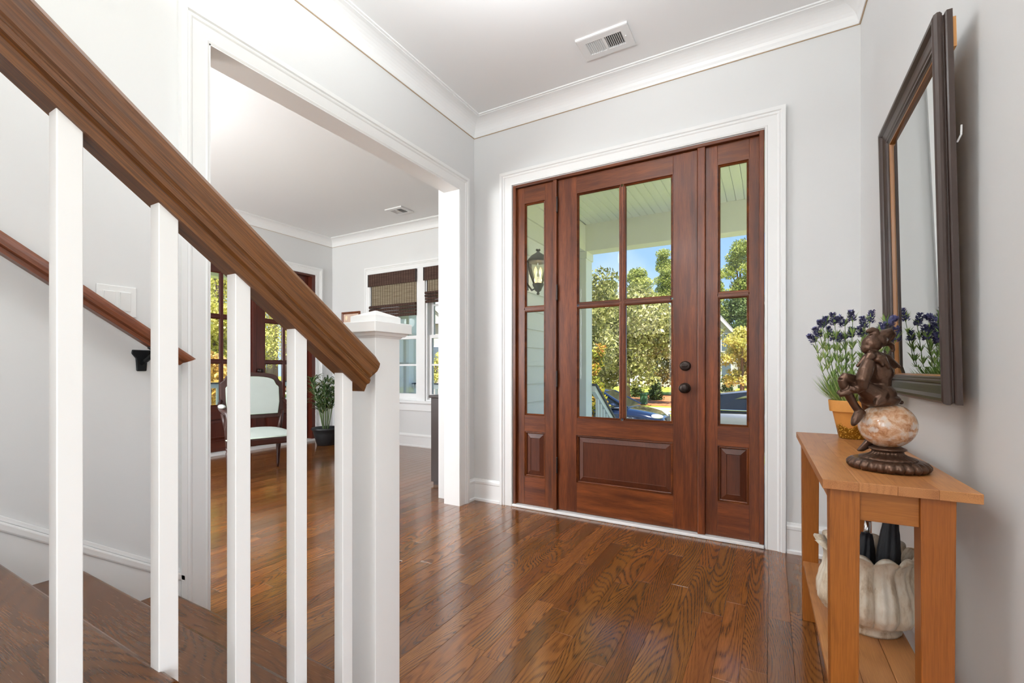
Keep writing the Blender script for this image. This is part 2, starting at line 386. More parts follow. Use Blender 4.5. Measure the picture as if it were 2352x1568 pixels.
for x0, x1, a, b in planks[298:]:
    w, L, c = x1-x0, b-a, .0009; mx, my = (x0+x1)/2, (a+b)/2
    e = .0003
    rest.add([(x0+e,a+e,-.018),(x1-e,a+e,-.018),(x1-e,b-e,-.018),(x0+e,b-e,-.018),(x0+e,a+e,0),(x1-e,a+e,0),(x1-e,b-e,0),(x0+e,b-e,0)],
             [(4,5,6,7),(0,1,5,4),(1,2,6,5),(2,3,7,6),(3,0,4,7)]); rest.r += [random.random()]*5
pf = rest.build('plank_field', 'floor', fl); pf['kind'] = 'stuff'

# ------------------------------------------------------------------ trim: crowns, casings, baseboards
CROWN = [(0, 2.893), (.010, 2.893), (.014, 2.905)]+[(.014+.098*(1-math.cos(a)), 2.905+.083*math.sin(a)) for a in [PI/2*i/8 for i in range(1, 9)]]+[(.118, 2.988), (.118, 2.992), (.133, 2.992), (.133, 3.0), (0, 3.0)]
def crown(name, label, path, dirs, closed=False):
    o = MB().sweepframe(path, dirs, [(-d, z) for d, z in CROWN], lambda u, v, z: (u, v, z), closed).build(name, 'trim')
    struct(o, label)
    MB().sweepframe(path, dirs, [(-.0005, 2.8905), (-.006, 2.8905), (-.006, 2.8935), (-.0005, 2.8935)], lambda u, v, z: (u, v, z), closed).build('gap_shade_line', 'gap_shade', o)  # thin tan strip painted as the shadow gap below the crown
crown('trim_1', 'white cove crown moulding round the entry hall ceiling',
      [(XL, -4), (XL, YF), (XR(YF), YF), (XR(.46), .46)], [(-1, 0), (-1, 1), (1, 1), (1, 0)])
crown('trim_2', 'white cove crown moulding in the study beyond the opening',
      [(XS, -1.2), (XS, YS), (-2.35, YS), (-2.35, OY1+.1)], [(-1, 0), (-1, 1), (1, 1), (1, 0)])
CAS = [(0, 0), (0, .013), (.008, .016), (.014, .013), (.064, .014), (.070, .019), (.076, .021), (.083, .018), (.088, .026), (.110, .026), (.110, 0)]
def casing3(name, label, a, b, zt, mp, w=1.0, mat='trim'):
    o = MB().sweepframe([(a, 0), (a, zt), (b, zt), (b, 0)], [(-1, 0), (-1, 1), (1, 1), (1, 0)], [(p*w, d) for p, d in CAS], mp).build(name, mat)
    return struct(o, label)
casing3('trim_3', 'white moulded casing round the wide opening to the study', OY0, OY1, OZ, lambda u, v, d: (XL+d, u, v))
casing3('trim_4', 'white moulded casing round the front door and sidelights', DX0-.006, DX1+.006, DZ+.006, lambda u, v, d: (u, YF-d, v), .93)
casing3('trim_5', 'white casing round the dark double doors of the study', 2.68, 4.42, 2.42, lambda u, v, d: (XS+d, u, v), 1.0)
# jamb lining of the cased opening
struct(MB().box(XL-WT-.012, OY0-.012, 0, XL+.012, OY0+.006, OZ).box(XL-WT-.012, OY1-.006, 0, XL+.012, OY1+.012, OZ).box(XL-WT-.012, OY0-.012, OZ-.006, XL+.012, OY1+.012, OZ+.012).build('trim_6', 'trim'),
       'flat white jamb lining inside the wide opening')
BB = [(0, 0), (.022, 0), (.022, .016), (.013, .022), (.013, .132), (.017, .138), (.017, .152), (.010, .160), (.006, .172), (0, .172)]
def base(name, label, axis, face, sgn, a, b):
    """face: wall plane; sgn: direction into the room"""
    if axis == 'Y': o = MB().prism([(face+sgn*d, z) for d, z in BB], 'Y', a, b)
    else: o = MB().prism([(face+sgn*d, z) for d, z in BB], 'X', a, b)
    return struct(o.build(name, 'trim'), label)
base('baseboard_left', 'short white baseboard between the opening and the corner', 'Y', XL, 1, OY1+.112, YF)
base('baseboard_front', 'short white baseboard left of the front door casing', 'X', YF, -1, XL, DX0-.112)
base('baseboard_front_right', 'short white baseboard right of the front door casing', 'X', YF, -1, DX1+.112, XR(YF))
bo = MB().add([(XR(y)-d, y, z) for y in (.46, YF) for d, z in BB], [(i, (i+1) % 10, 10+(i+1) % 10, 10+i) for i in range(10)]+[tuple(range(9, -1, -1)), tuple(range(10, 20))]).build('baseboard_right', 'trim')
struct(bo, 'white baseboard along the wall behind the console table')
base('baseboard_study_front', 'white baseboard under the study windows', 'X', YS, -1, XS, -2.35)
base('baseboard_study_west', 'white baseboard beside the study double doors', 'Y', XS, 1, 4.53, YS)
base('baseboard_study_west_far', 'white baseboard on the hidden end of the study wall', 'Y', XS, 1, -1.2, 2.57)

# ------------------------------------------------------------------ front door with sidelights
CORN = [(-1, -1), (1, -1), (1, 1), (-1, 1)]
def rectloop(u0, v0, u1, v1): return [(u0, v0), (u1, v0), (u1, v1), (u0, v1)]
def pane_mesh(m, mp, u0, v0, u1, v1, bev=.016, th=.006, bd=.0028):
    """bevelled glass pane; mp(u,v,depth)"""
    vs = [mp(u, v, d) for ring, d in ((0, bd), (bev, 0)) for u, v in rectloop(u0+ring, v0+ring, u1-ring, v1-ring)]
    vs += [mp(u, v, th) for u, v in rectloop(u0, v0, u1, v1)]
    fs = [(i, (i+1) % 4, 4+(i+1) % 4, 4+i) for i in range(4)]+[(4, 5, 6, 7), (11, 10, 9, 8)]+[(8+i, 8+(i+1) % 4, (i+1) % 4, i) for i in range(4)]
    m.add(vs, fs); return m
BEAD = [(0, .0), (.009, .0), (.014, .006), (.014, .016), (0, .016)]
def add_pane(par, mp, u0, v0, u1, v1, beadmat, bev=.016):
    p = pane_mesh(MB(), lambda u, v, d: mp(u, v, .018+d), u0-.004, v0-.004, u1+.004, v1+.004, bev).build('pane', 'glass', par)
    MB().sweepframe(rectloop(u0, v0, u1, v1), CORN, [(o-.001, d) for o, d in ((0, .017), (0, .010), (.004, .004), (.009, .006), (.012, -.002), (.016, -.002), (.016, .017))], mp, True).build('glazing_bead', beadmat, par)
    return p
def raised_panel(par, mp, u0, v0, u1, v1, mat, beadmat):
    lv = [(0, .030), (0, .016), (.006, .014), (.035, .006), (.038, .009), (.041, .009)]
    vs = [mp(u, v, d) for ring, d in lv for u, v in rectloop(u0+ring, v0+ring, u1-ring, v1-ring)]
    fs = [(r*4+i, r*4+(i+1) % 4, r*4+4+(i+1) % 4, r*4+4+i) for r in range(len(lv)-1) for i in range(4)]
    fs.append(tuple(range(len(lv)*4-4, len(lv)*4)))
    p = MB().add(vs, fs).build('panel', mat, par)
    MB().sweepframe(rectloop(u0, v0, u1, v1), CORN, [(-.001, .018), (-.001, .008), (.004, .004), (.009, .006), (.012, -.002), (.015, -.002), (.015, .018)], mp, True).build('panel_moulding', beadmat, par)
    return p
d1 = thing('door_1', 'dark red mahogany front door with four panes and a sidelight on each side', None, (-.874, YF, 0), kind='structure', world=True)
mpF = lambda u, v, d: (u, 3.066+d, v)
FY0, FY1 = 3.066, 3.110
for x0, x1 in ((DX0, -1.690), (-.058, DX1)): box('jamb', 'mahog_v', (x0, 3.042, .02), (x1, 3.18, DZ), d1, .003)
box('head_jamb', 'mahog_h', (-1.690, 3.042, 2.421), (-.058, 3.18, DZ), d1, .003)
for x0, x1 in ((-1.382, -1.353), (-.397, -.352)):
    box('mullion', 'mahog_v', (x0, 3.046, .02), (x1, 3.18, 2.421), d1, .004)
box('threshold', 'trim', (DX0, 3.026, .001), (DX1, 3.19, .020), d1, .004)
def sidelight(x0, x1, g0, g1):
    sl = sub('sidelight', d1)
    e = .014
    box('stile', 'mahog_v', (x0, FY0, .022), (g0-e, FY1, 2.42), sl, .0015); box('stile', 'mahog_v', (g1+e, FY0, .022), (x1, FY1, 2.42), sl, .0015)
    for z0, z1 in ((2.285+e, 2.42), (.562+e, .708-e), (.022, .247-e)): box('rail', 'mahog_h', (g0-e, FY0, z0), (g1+e, FY1, z1), sl, .0015)
    box('muntin', 'mahog_h', (g0-e, FY0+.002, 1.477), (g1+e, FY1, 1.519), sl, .006)
    add_pane(sl, mpF, g0, 1.520, g1, 2.285, 'mahog_h'); add_pane(sl, mpF, g0, .708, g1, 1.476, 'mahog_h')
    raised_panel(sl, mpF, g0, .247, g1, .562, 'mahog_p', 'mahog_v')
sidelight(-1.690, -1.382, -1.612, -1.467); sidelight(-.352, -.058, -.270, -.124)
lf = sub('door_leaf', d1); e = .014
LX0, LX1 = -1.350, -.400
box('stile', 'mahog_v', (LX0, FY0, .024), (-1.19-e, FY1, 2.419), lf, .0015); box('stile', 'mahog_v', (-.559+e, FY0, .024), (LX1, FY1, 2.419), lf, .0015)
for z0, z1 in ((2.285+e, 2.419), (.562+e, .708-e), (.024, .247-e)): box('rail', 'mahog_h', (-1.19-e, FY0, z0), (-.559+e, FY1, z1), lf, .0015)
box('muntin', 'mahog_v', (-.898, FY0+.001, .708), (-.855, FY1, 2.285), lf, .006); box('muntin', 'mahog_h', (-1.19, FY0+.003, 1.477), (-.559, FY1-.002, 1.519), lf, .006)
for u0, u1 in ((-1.19, -.899), (-.854, -.559)):
    for v0, v1 in ((1.520, 2.285), (.708, 1.476)): add_pane(lf, mpF, u0, v0, u1, v1, 'mahog_h', .018)
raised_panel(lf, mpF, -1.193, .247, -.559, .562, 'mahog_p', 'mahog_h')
def ylathe(prof, c, seg=24, sx=1., sz=1.):
    m = MB(); t = MB().lathe(prof, seg)
    m.add([(c[0]+p[0]*sx, c[1]-p[2], c[2]+p[1]*sz) for p in t.v], t.f); return m
kn = ylathe([(.033, 0), (.033, .006), (.028, .010), (.012, .013), (.011, .032), (.022, .038), (.030, .048), (.031, .056), (.026, .064), (.014, .068), (.001, .069)], (-.471, FY0, .925)).build('door_knob', 'bronze', lf, True); kn['label'] = 'dark bronze knob'
db = ylathe([(.034, 0), (.034, .006), (.030, .012), (.024, .014), (.001, .0145)], (-.471, FY0, 1.065), sx=1.0, sz=.9).build('deadbolt', 'bronze', lf, True); db['label'] = 'dark bronze deadbolt'
MB().cbox((-.471, FY0-.022, 1.065), (.032, .018, .009)).build('thumb_turn', 'bronze', lf, bevel=.003)
for z in (2.239, 1.60, .973, .347):
    m = MB().lathe([(.0075, -.052), (.0075, .052)], 12, (-1.3515, 3.052, z)).lathe([(.009, .052), (.004, .060)], 12, (-1.3515, 3.052, z)).lathe([(.004, -.060), (.009, -.052)], 12, (-1.3515, 3.052, z))
    m.build('hinge', 'bronze', d1)
box('weather_strip', 'espresso', (-.402, 3.075, .03), (-.396, 3.12, 2.42), d1)

# ------------------------------------------------------------------ study double doors
d2 = thing('door_2', 'dark mahogany glazed double doors in the study, three rows of panes', None, (XS, 3.55, 0), kind='structure', world=True)
XD = -5.90
mpW = lambda u, v, d: (XD-d, u, v)
for y0, y1 in ((2.682, 2.742), (4.362, 4.418)): box('jamb', 'mahog_d', (-5.96, y0, .02), (XS+.004, y1, 2.418), d2)
box('head_jamb', 'mahog_y', (-5.96, 2.742, 2.392), (XS+.004, 4.362, 2.418), d2)
box('threshold', 'trim', (-5.96, 2.69, .001), (XS+.03, 4.41, .03), d2)
box('astragal', 'mahog_d', (XD-.02, 3.530, .034), (XD+.014, 3.576, 2.39), d2, .003)
ROWS = ((1.724, 2.225), (1.167, 1.660), (.605, 1.109))
for (y0, y1, cols) in ((2.744, 3.530, ((2.890, 3.126), (3.173, 3.405))), (3.576, 4.360, ((3.712, 3.955), (4.003, 4.235)))):
    lf2 = sub('door_leaf', d2)
    a0, a1 = cols[0][0]-.012, cols[1][1]+.012
    box('stile', 'mahog_d', (XD-.044, y0, .034), (XD, a0, 2.39), lf2); box('stile', 'mahog_d', (XD-.044, a1, .034), (XD, y1, 2.39), lf2)
    for z0, z1 in ((2.237, 2.39), (.43, .593), (.034, .16)): box('rail', 'mahog_y', (XD-.044, a0, z0), (XD, a1, z1), lf2)
    box('muntin', 'mahog_d', (XD-.04, cols[0][1]+.006, .60), (XD, cols[1][0]-.006, 2.235), lf2, .004)
    for z in (1.138, 1.692): box('muntin', 'mahog_y', (XD-.042, a0, z-.022), (XD-.002, a1, z+.022), lf2, .004)
    for u0, u1 in cols:
        for v0, v1 in ROWS: add_pane(lf2, mpW, u0, v0, u1, v1, 'mahog_d', .012)
    raised_panel(lf2, mpW, a0+.012, .172, a1-.012, .42, 'mahog_d', 'mahog_d')
    if y0 > 3.5:
        t = MB().lathe([(.030, 0), (.030, .006), (.012, .010), (.012, .03), (.028, .04), (.028, .055), (.012, .062)], 18)
        MB().add([(XD+p[2], 3.625+p[0], 1.02+p[1]) for p in t.v], t.f).build('door_knob', 'bronze', lf2, True)

# ------------------------------------------------------------------ study windows
def window(name, label, x0, x1):
    w = thing(name, label, None, ((x0+x1)/2, YS, WZ0), kind='structure', world=True)
    y0 = YS+.004
    for a, b in ((x0, x0+.03), (x1-.03, x1)): box('jamb', 'trim', (a, y0, WZ0), (b, YS+.14, WZ1), w)
    box('head_jamb', 'trim', (x0+.03, y0, WZ1-.03), (x1-.03, YS+.14, WZ1), w)
    box('frame_sill', 'trim', (x0+.03, y0, WZ0), (x1-.03, YS+.14, WZ0+.02), w)
    u0, u1 = x0+.03, x1-.03
    for nm, za, zb, y in (('lower_sash', .64, 1.50, YS+.045), ('upper_sash', 1.455, 2.365, YS+.085)):
        s = sub(nm, w); bz = .07 if nm == 'lower_sash' else .045
        box('stile', 'trim', (u0, y, za), (u0+.042, y+.035, zb), s); box('stile', 'trim', (u1-.042, y, za), (u1, y+.035, zb), s)
        box('rail', 'trim', (u0+.042, y, za), (u1-.042, y+.035, za+bz), s); box('rail', 'trim', (u0+.042, y, zb-.045), (u1-.042, y+.035, zb), s)
        zm = 1.10 if nm == 'lower_sash' else 1.90
        box('muntin', 'trim', (u0+.042, y+.006, zm-.012), (u1-.042, y+.03, zm+.012), s)
        box('pane', 'glass', (u0+.042, y+.015, za+bz), (u1-.042, y+.019, zm-.012), s); box('pane', 'glass', (u0+.042, y+.015, zm+.012), (u1-.042, y+.019, zb-.045), s)
window('window_1', 'white double-hung study window nearest the room corner, under a lowered blind', WX0, WX1)
window('window_2', 'white double-hung study window half hidden by the opening jamb', WX2, WX3)
wc = struct(MB().sweepframe([(WX0, WZ0), (WX0, WZ1), (WX3, WZ1), (WX3, WZ0)], [(-1, 0), (-1, 1), (1, 1), (1, 0)], [(p*.9, d) for p, d in CAS], lambda u, v, d: (u, YS-d, v)).build('trim_7', 'trim'),
     'white casing round the pair of study windows')
box('mullion_casing', 'trim', (WX1-.004, YS-.018, WZ0), (WX2+.004, YS, WZ1), wc)
box('stool', 'trim', (WX0-.12, YS-.05, WZ0-.035), (WX3+.12, YS+.01, WZ0), wc, .006)
box('apron', 'trim', (WX0-.10, YS-.018, WZ0-.135), (WX3+.10, YS, WZ0-.035), wc, .004)

# ------------------------------------------------------------------ woven roman blinds
def weave(name, a, b, c, trans):
    m, nt = newmat(name); g = G(nt)
    tc = g.n('TexCoord').outputs['Object']
    n1 = g.n('TexNoise', None, Vector=g.vmul(tc, (5., 5., 260.)), Scale=1., Detail=2.).outputs['Fac']
    w = g.n('TexWave', {'wave_type': 'BANDS', 'bands_direction': 'X'}, Vector=tc, Scale=7., Distortion=.15).outputs['Fac']
    col = g.mix(g.ramp(n1, [(.35, 0.), (.65, 1.)]), a, b)
    col = g.mix(g.ramp(w, [(.0, 1.), (.12, 0.)]), col, c)
    d = g.n('BsdfDiffuse', None, Color=col); t = g.n('BsdfTranslucent', None, Color=col)
    g.out(g.n('MixShader', None, Fac=trans, i1=d.outputs[0], i2=t.outputs[0]).outputs[0]); return m
M['weave_dark'] = weave('woven_blind_brown', lin(74, 58, 52), lin(98, 78, 70), lin(58, 44, 40), .04)
M['weave_tan'] = weave('woven_blind_tan', lin(150, 134, 112), lin(196, 182, 158), lin(96, 80, 66), .45)
M['tape'] = plain('blind_edge_tape', lin(52, 42, 40), .8)
def blind(label, x0, x1, zfold, zbot):
    b = thing('roman_blind', label, 'blind', ((x0+x1)/2, YS-.012, 2.385), group='woven blinds on the study windows', world=True)
    v = box('valance', 'weave_dark', (x0-.006, YS-.040, 2.215), (x1+.006, YS-.034, 2.388), b)
    for a in (x0-.008, x1-.012): box('edge_tape', 'tape', (a, YS-.0415, 2.214), (a+.02, YS-.0335, 2.388), v)
    box('head_rail', 'tape', (x0, YS-.034, 2.36), (x1, YS-.001, 2.388), b)
    s = box('shade', 'weave_tan', (x0+.04, YS-.022, zfold-.02), (x1-.004, YS-.018, 2.36), b)
    box('edge_tape', 'tape', (x0+.04, YS-.0235, zfold-.02), (x0+.056, YS-.0165, 2.36), s)
    n = 4; h = (zfold-zbot)/n
    for i in range(n):
        zt = zfold-i*h; y = YS-.024-.004*(n-i)
        pr = [(YS-.016, zt), (y-.012, zt-h*.25), (y-.02-.004*math.sin(i*2), zt-h*.7), (y-.010, zt-h*1.02), (YS-.016, zt-h*.95)]
        MB().prism(pr, 'X', x0+.03, x1-.004).build('fold', 'weave_dark', b)
blind('brown woven roman blind on the study window nearest the corner, lowered further', WX0-.004, WX1-.004, 1.945, 1.765)
blind('brown woven roman blind on the study window next to the jamb, rolled higher', WX2+.004, WX3+.004, 2.07, 1.915)

# ------------------------------------------------------------------ staircase
RISE, RUN, NOSE1, NT = .178, .257, .904, 9
st = thing('staircase', 'dark oak stair treads with white risers climbing along the grey wall', None, (-1.45, .9, 0), kind='structure', world=True)
for i in range(1, NT+1):
    z, yn = RISE*i, NOSE1-RUN*(i-1)
    yb = yn-RUN-.028
    y0 = yn
    prof = [(yb, z-.028), (y0-.010, z-.028)]+[(y0-.014+.014*math.cos(a), z-.014+.014*math.sin(a)) for a in [-PI/2+PI*k/8 for k in range(0, 9)]]+[(yb, z)]
    if i == 1:
        t = MB().prism(prof, 'X', -2.053, -.992); t.prism([(yb, z-.028), (.862, z-.028), (.862, z), (yb, z)], 'X', -.992, -.852)
    else: t = MB().prism(prof, 'X', -2.053, -.852)
    t.build('tread', 'tread', st, bevel=.003)
    box('riser', 'trim', (-2.053, yn-.046, z-RISE+(.001 if i == 1 else .0)), (-.872 if i > 1 else -.994, yn-.028, z-.028), st)
# closed white stringer face under the tread ends
pts = [(NOSE1-.046, .001)]
for i in range(1, NT+1):
    z, yn = RISE*i, NOSE1-RUN*(i-1)-.046
    pts += [(yn, z-.03), (yn-RUN, z-.03)]
pts += [(NOSE1-.046-RUN*NT, .001)]
MB().prism(pts, 'X', -.890, -.872).build('stringer', 'trim', st)
# wall skirt with cap moulding
sk = lambda y: .914-.708*y
yA, yB = -1.5, .958
MB().prism([(yA, .02), (yB, .001), (yB, sk(yB)-.05), (yA, sk(yA)-.05)], 'X', XL+.001, XL+.020).build('skirt_board', 'trim', st)
MB().prism([(yA, sk(yA)-.050), (yB, sk(yB)-.050), (yB, sk(yB)-.018), (yA, sk(yA)-.018)], 'X', XL+.001, XL+.026).build('skirt_moulding', 'trim', st, bevel=.006)
MB().prism([(yA, sk(yA)-.018), (yB, sk(yB)-.018), (yB, sk(yB)), (yA, sk(yA))], 'X', XL+.001, XL+.012).build('skirt_cap', 'trim', st, bevel=.003)

# ------------------------------------------------------------------ stair railing
rl = thing('stair_railing', 'oak handrail on white square balusters ending in a capped newel post', 'railing', (-.945, .91, 0), world=True)
RS = .762
def railz(y): return 1.325-RS*(y-.411)        # underside lip of the rail
BX = -.915
pr = [(-.021, -.018), (.021, -.018), (.022, .000), (.030, .004), (.0305, .012), (.0265, .016), (.0265, .019), (.0300, .023), (.0285, .033), (.0275, .045), (.0300, .056), (.0290, .066), (.022, .075), (.010, .0795), (0, .0805)]
pr = pr+[(-x, z) for x, z in reversed(pr[2:-1])]
m = MB(); n = len(pr)
cth = math.cos(math.atan(RS))
def railpts(y, plumb=0): return [(BX+x, y, railz(y)+z/cth) for x, z in pr]
vs = railpts(-1.2)
# low end is cut square to the rail and eased back
yend = .822
vs2 = []
for x, z in pr:
    yy = yend+.040*(z+.018)/.0985+(.012 if .04 < z < .07 else 0)
    vs2.append((BX+x, yy, railz(yy)+z/cth))
m.add(vs+vs2, [(i, (i+1) % n, n+(i+1) % n, n+i) for i in range(n)]+[tuple(range(n-1, -1, -1)), tuple(range(n, 2*n))])
m.build('handrail', 'rail', rl, True)
rl.children[0].data.polygons.foreach_set('use_smooth', [False]*len(rl.children[0].data.polygons))
k = 0
for j in range(0, 11):
    y0 = .760-.1272*j
    ym = y0+.015; ti = max(1, math.ceil((NOSE1-ym)/RUN)); zb = RISE*ti
    a = railz(y0)-.0225; b = railz(y0+.030)-.0225
    MB().add([(BX-.015, y0, zb), (BX+.015, y0, zb), (BX+.015, y0+.03, zb), (BX-.015, y0+.03, zb),
              (BX-.015, y0, a+.02), (BX+.015, y0, a+.02), (BX+.015, y0+.03, b+.02), (BX-.015, y0+.03, b+.02)],
             [(3,2,1,0),(4,5,6,7),(0,1,5,4),(1,2,6,5),(2,3,7,6),(3,0,4,7)]).build('baluster', 'rail_white', rl, bevel=.0015)
nx0, nx1, ny0, ny1 = -.990, -.900, .865, .955
nw = box('newel_post', 'rail_white', (nx0, ny0, 0), (nx1, ny1, 1.142), rl, .0015)
def sq(m, o, z0, z1, o2=None):
    o2 = o if o2 is None else o2
    m.add([(nx0-o, ny0-o, z0), (nx1+o, ny0-o, z0), (nx1+o, ny1+o, z0), (nx0-o, ny1+o, z0), (nx0-o2, ny0-o2, z1), (nx1+o2, ny0-o2, z1), (nx1+o2, ny1+o2, z1), (nx0-o2, ny1+o2, z1)],
          [(3,2,1,0),(4,5,6,7),(0,1,5,4),(1,2,6,5),(2,3,7,6),(3,0,4,7)])
mm = MB(); sq(mm, .001, 1.128, 1.134, .006); sq(mm, .010, 1.134, 1.142, .016); mm.build('cap_moulding', 'rail_white', nw)
mm = MB(); sq(mm, .024, 1.142, 1.170); mm.build('cap_plate', 'rail_white', nw, bevel=.002)
mm = MB(); sq(mm, .002, 1.170, 1.188); sq(mm, .002, 1.188, 1.206, -.042); mm.build('cap_block', 'rail_white', nw, bevel=.001)

# ------------------------------------------------------------------ wall handrail, switch
wr = thing('wall_handrail', 'reddish oak handrail fixed to the grey wall beside the stair on black brackets', 'handrail', (XL, .9, 1.1), world=True)
ws = .701
wz = lambda y: 1.379-ws*(y-.451)
wp = [(-.016, 0), (.016, 0), (.018, .012), (.026, .018), (.029, .030), (.027, .042), (.018, .052), (0, .056), (-.018, .052), (-.027, .042), (-.029, .030), (-.026, .018), (-.018, .012)]
cw = math.cos(math.atan(ws)); wx = XL+.075; n = len(wp)
vs = [(wx+x, -.9, wz(-.9)+z/cw) for x, z in wp]
for x, z in wp:
    yy = .905+1.15*max(0, z-.004); vs.append((wx+x, yy, wz(yy)+z/cw))
MB().add(vs, [(i, (i+1) % n, n+(i+1) % n, n+i) for i in range(n)]+[tuple(range(n-1, -1, -1)), tuple(range(n, 2*n))]).build('rail', 'wallrail', wr)
for yb in (.815, -.25):
    zb = wz(yb)-.028
    b = MB().prism([(yb-.016, zb-.058), (yb+.016, zb-.058), (yb+.019, zb-.01), (yb+.032, zb+.008), (yb+.030, zb+.022), (yb-.030, zb+.022), (yb-.032, zb+.008), (yb-.019, zb-.01)], 'X', XL+.001, XL+.007)
    br = b.build('bracket', 'black_iron', wr, bevel=.004)
    MB().tube([(XL+.006, yb, zb-.03), (XL+.03, yb+.006, zb-.016), (XL+.052, yb+.018, zb+.004), (wx-.006, yb+.028, zb+.002), (wx, yb+.03, wz(yb+.03)-.002)], [.006, .0085, .0085, .007, .007], 10).build('bracket_arm', 'black_iron', br, True)
    t0, t1 = yb-.005, yb+.06
    MB().add([(wx-.012, t0, wz(t0)-.005), (wx+.012, t0, wz(t0)-.005), (wx+.012, t1, wz(t1)-.005), (wx-.012, t1, wz(t1)-.005), (wx-.012, t0, wz(t0)), (wx+.012, t0, wz(t0)), (wx+.012, t1, wz(t1)), (wx-.012, t1, wz(t1))],
             [(3,2,1,0),(4,5,6,7),(0,1,5,4),(1,2,6,5),(2,3,7,6),(3,0,4,7)]).build('saddle', 'black_iron', br)
sw = thing('light_switch', 'white double rocker light switch on the grey wall above the wall handrail', 'switch', (XL, .740, 1.293), world=True)
box('plate', 'white_plastic', (XL+.001, .681, 1.237), (XL+.0065, .799, 1.349), sw, .003)
for yc in (.717, .763):
    f = box('rocker_frame', 'white_plastic', (XL+.0065, yc-.018, 1.258), (XL+.008, yc+.018, 1.328), sw, .001)
    MB().prism([(XL+.008, 1.261), (XL+.009, 1.261), (XL+.0135, 1.325), (XL+.008, 1.325)], 'Y', yc-.015, yc+.015).build('rocker', 'white_plastic', f)
    for z in (1.338, 1.247): MB().add([(XL+.006+(p[2]), yc+p[0], z+p[1]) for p in MB().lathe([(.003, 0), (.003, .0012)], 10).v], MB().lathe([(.003, 0), (.003, .0012)], 10).f).build('screw', 'white_plastic', sw)

# ------------------------------------------------------------------ ceiling registers
def register(label, x0, x1, y0, y1, nsl):
    v = thing('ceiling_register', label, 'vent', ((x0+x1)/2, (y0+y1)/2, ZC), group='white ceiling air registers', world=True)
    z = ZC
    box('backing', 'dark', (x0+.02, y0+.02, z-.004), (x1-.02, y1-.02, z-.001), v)
    bx, by = .045, .045
    prof = [(0, z), (0, z-.012), (-.006, z-.014), (-bx, z-.014), (-bx, z)]
    MB().sweepframe(rectloop(x0, y0, x1, y1), CORN, [(o, d) for o, d in prof], lambda a, b, d: (a, b, d), True).build('frame', 'white_metal', v)
    xm = (x0+x1)/2
    box('divider', 'white_metal', (xm-.007, y0+bx, z-.014), (xm+.007, y1-bx, z-.001), v)
    for s0, s1, tilt in ((x0+bx, xm-.007, -1), (xm+.007, x1-bx, 1)):
        w = (s1-s0)/nsl
        for i in range(nsl):
            xc = s0+w*(i+.5)
            h = .010; dx = tilt*w*.42
            MB().add([(xc-dx-.0006, y0+bx, z-.003), (xc-dx+.0008, y0+bx, z-.003), (xc+dx+.0008, y0+bx, z-.014), (xc+dx-.0006, y0+bx, z-.014),
                      (xc-dx-.0006, y1-bx, z-.003), (xc-dx+.0008, y1-bx, z-.003), (xc+dx+.0008, y1-bx, z-.014), (xc+dx-.0006, y1-bx, z-.014)],
                     [(3,2,1,0),(4,5,6,7),(0,1,5,4),(1,2,6,5),(2,3,7,6),(3,0,4,7)]).build('slat', 'white_metal', v)
    box('lever', 'white_metal', (x1-bx+.012, (y0+y1)/2-.012, z-.020), (x1-bx+.018, (y0+y1)/2+.004, z-.013), v)
register('white slatted ceiling air register in front of the front door', -1.012, -.703, 2.550, 2.750, 9)
register('white slatted ceiling air register in the study ceiling', -4.12, -3.85, 4.11, 4.33, 7)

# ------------------------------------------------------------------ console table
TB = thing('console_table', 'narrow honey coloured teak console table with a low shelf against the wall', 'table', (.2485, 1.839, 0), .0157)
TZ = .775
for i in range(4):
    a = -.145+.29*i/4; w = .29/4
    box('top_board', 'teak', (a, -.4815, TZ-.0225), (a+w, .4815, TZ), TB, .0012)
LEGS = ((-.129, -.068), (.043, .105))
for xa, xb in LEGS:
    for ya, yb in ((-.468, -.412), (.412, .468)):
        c = .004
        MB().add([(xa+c, ya+c, 0), (xb-c, ya+c, 0), (xb-c, yb-c, 0), (xa+c, yb-c, 0), (xa, ya, TZ-.0225), (xb, ya, TZ-.0225), (xb, yb, TZ-.0225), (xa, yb, TZ-.0225)],
                 [(3,2,1,0),(4,5,6,7),(0,1,5,4),(1,2,6,5),(2,3,7,6),(3,0,4,7)]).build('leg', 'teak_leg', TB, bevel=.002)
for ya in (-.458, .434): box('apron', 'teak_x', (-.068, ya, .680), (.043, ya+.024, TZ-.0225), TB, .001)
for xa in (-.120, .074): box('side_apron', 'teak', (xa, -.412, .700), (xa+.022, .412, TZ-.0225), TB, .001)
for ya in (-.456, .432): box('shelf_rail', 'teak_x', (-.068, ya, .195), (.043, ya+.024, .232), TB, .001)
for i in range(3):
    a = -.125+.226*i/3
    y0, y1 = (-.466, .466) if i == 1 else (-.411, .411)
    box('shelf_board', 'teak', (a+.0003, y0, .232), (a+.226/3-.0003, y1, .250), TB, .002)

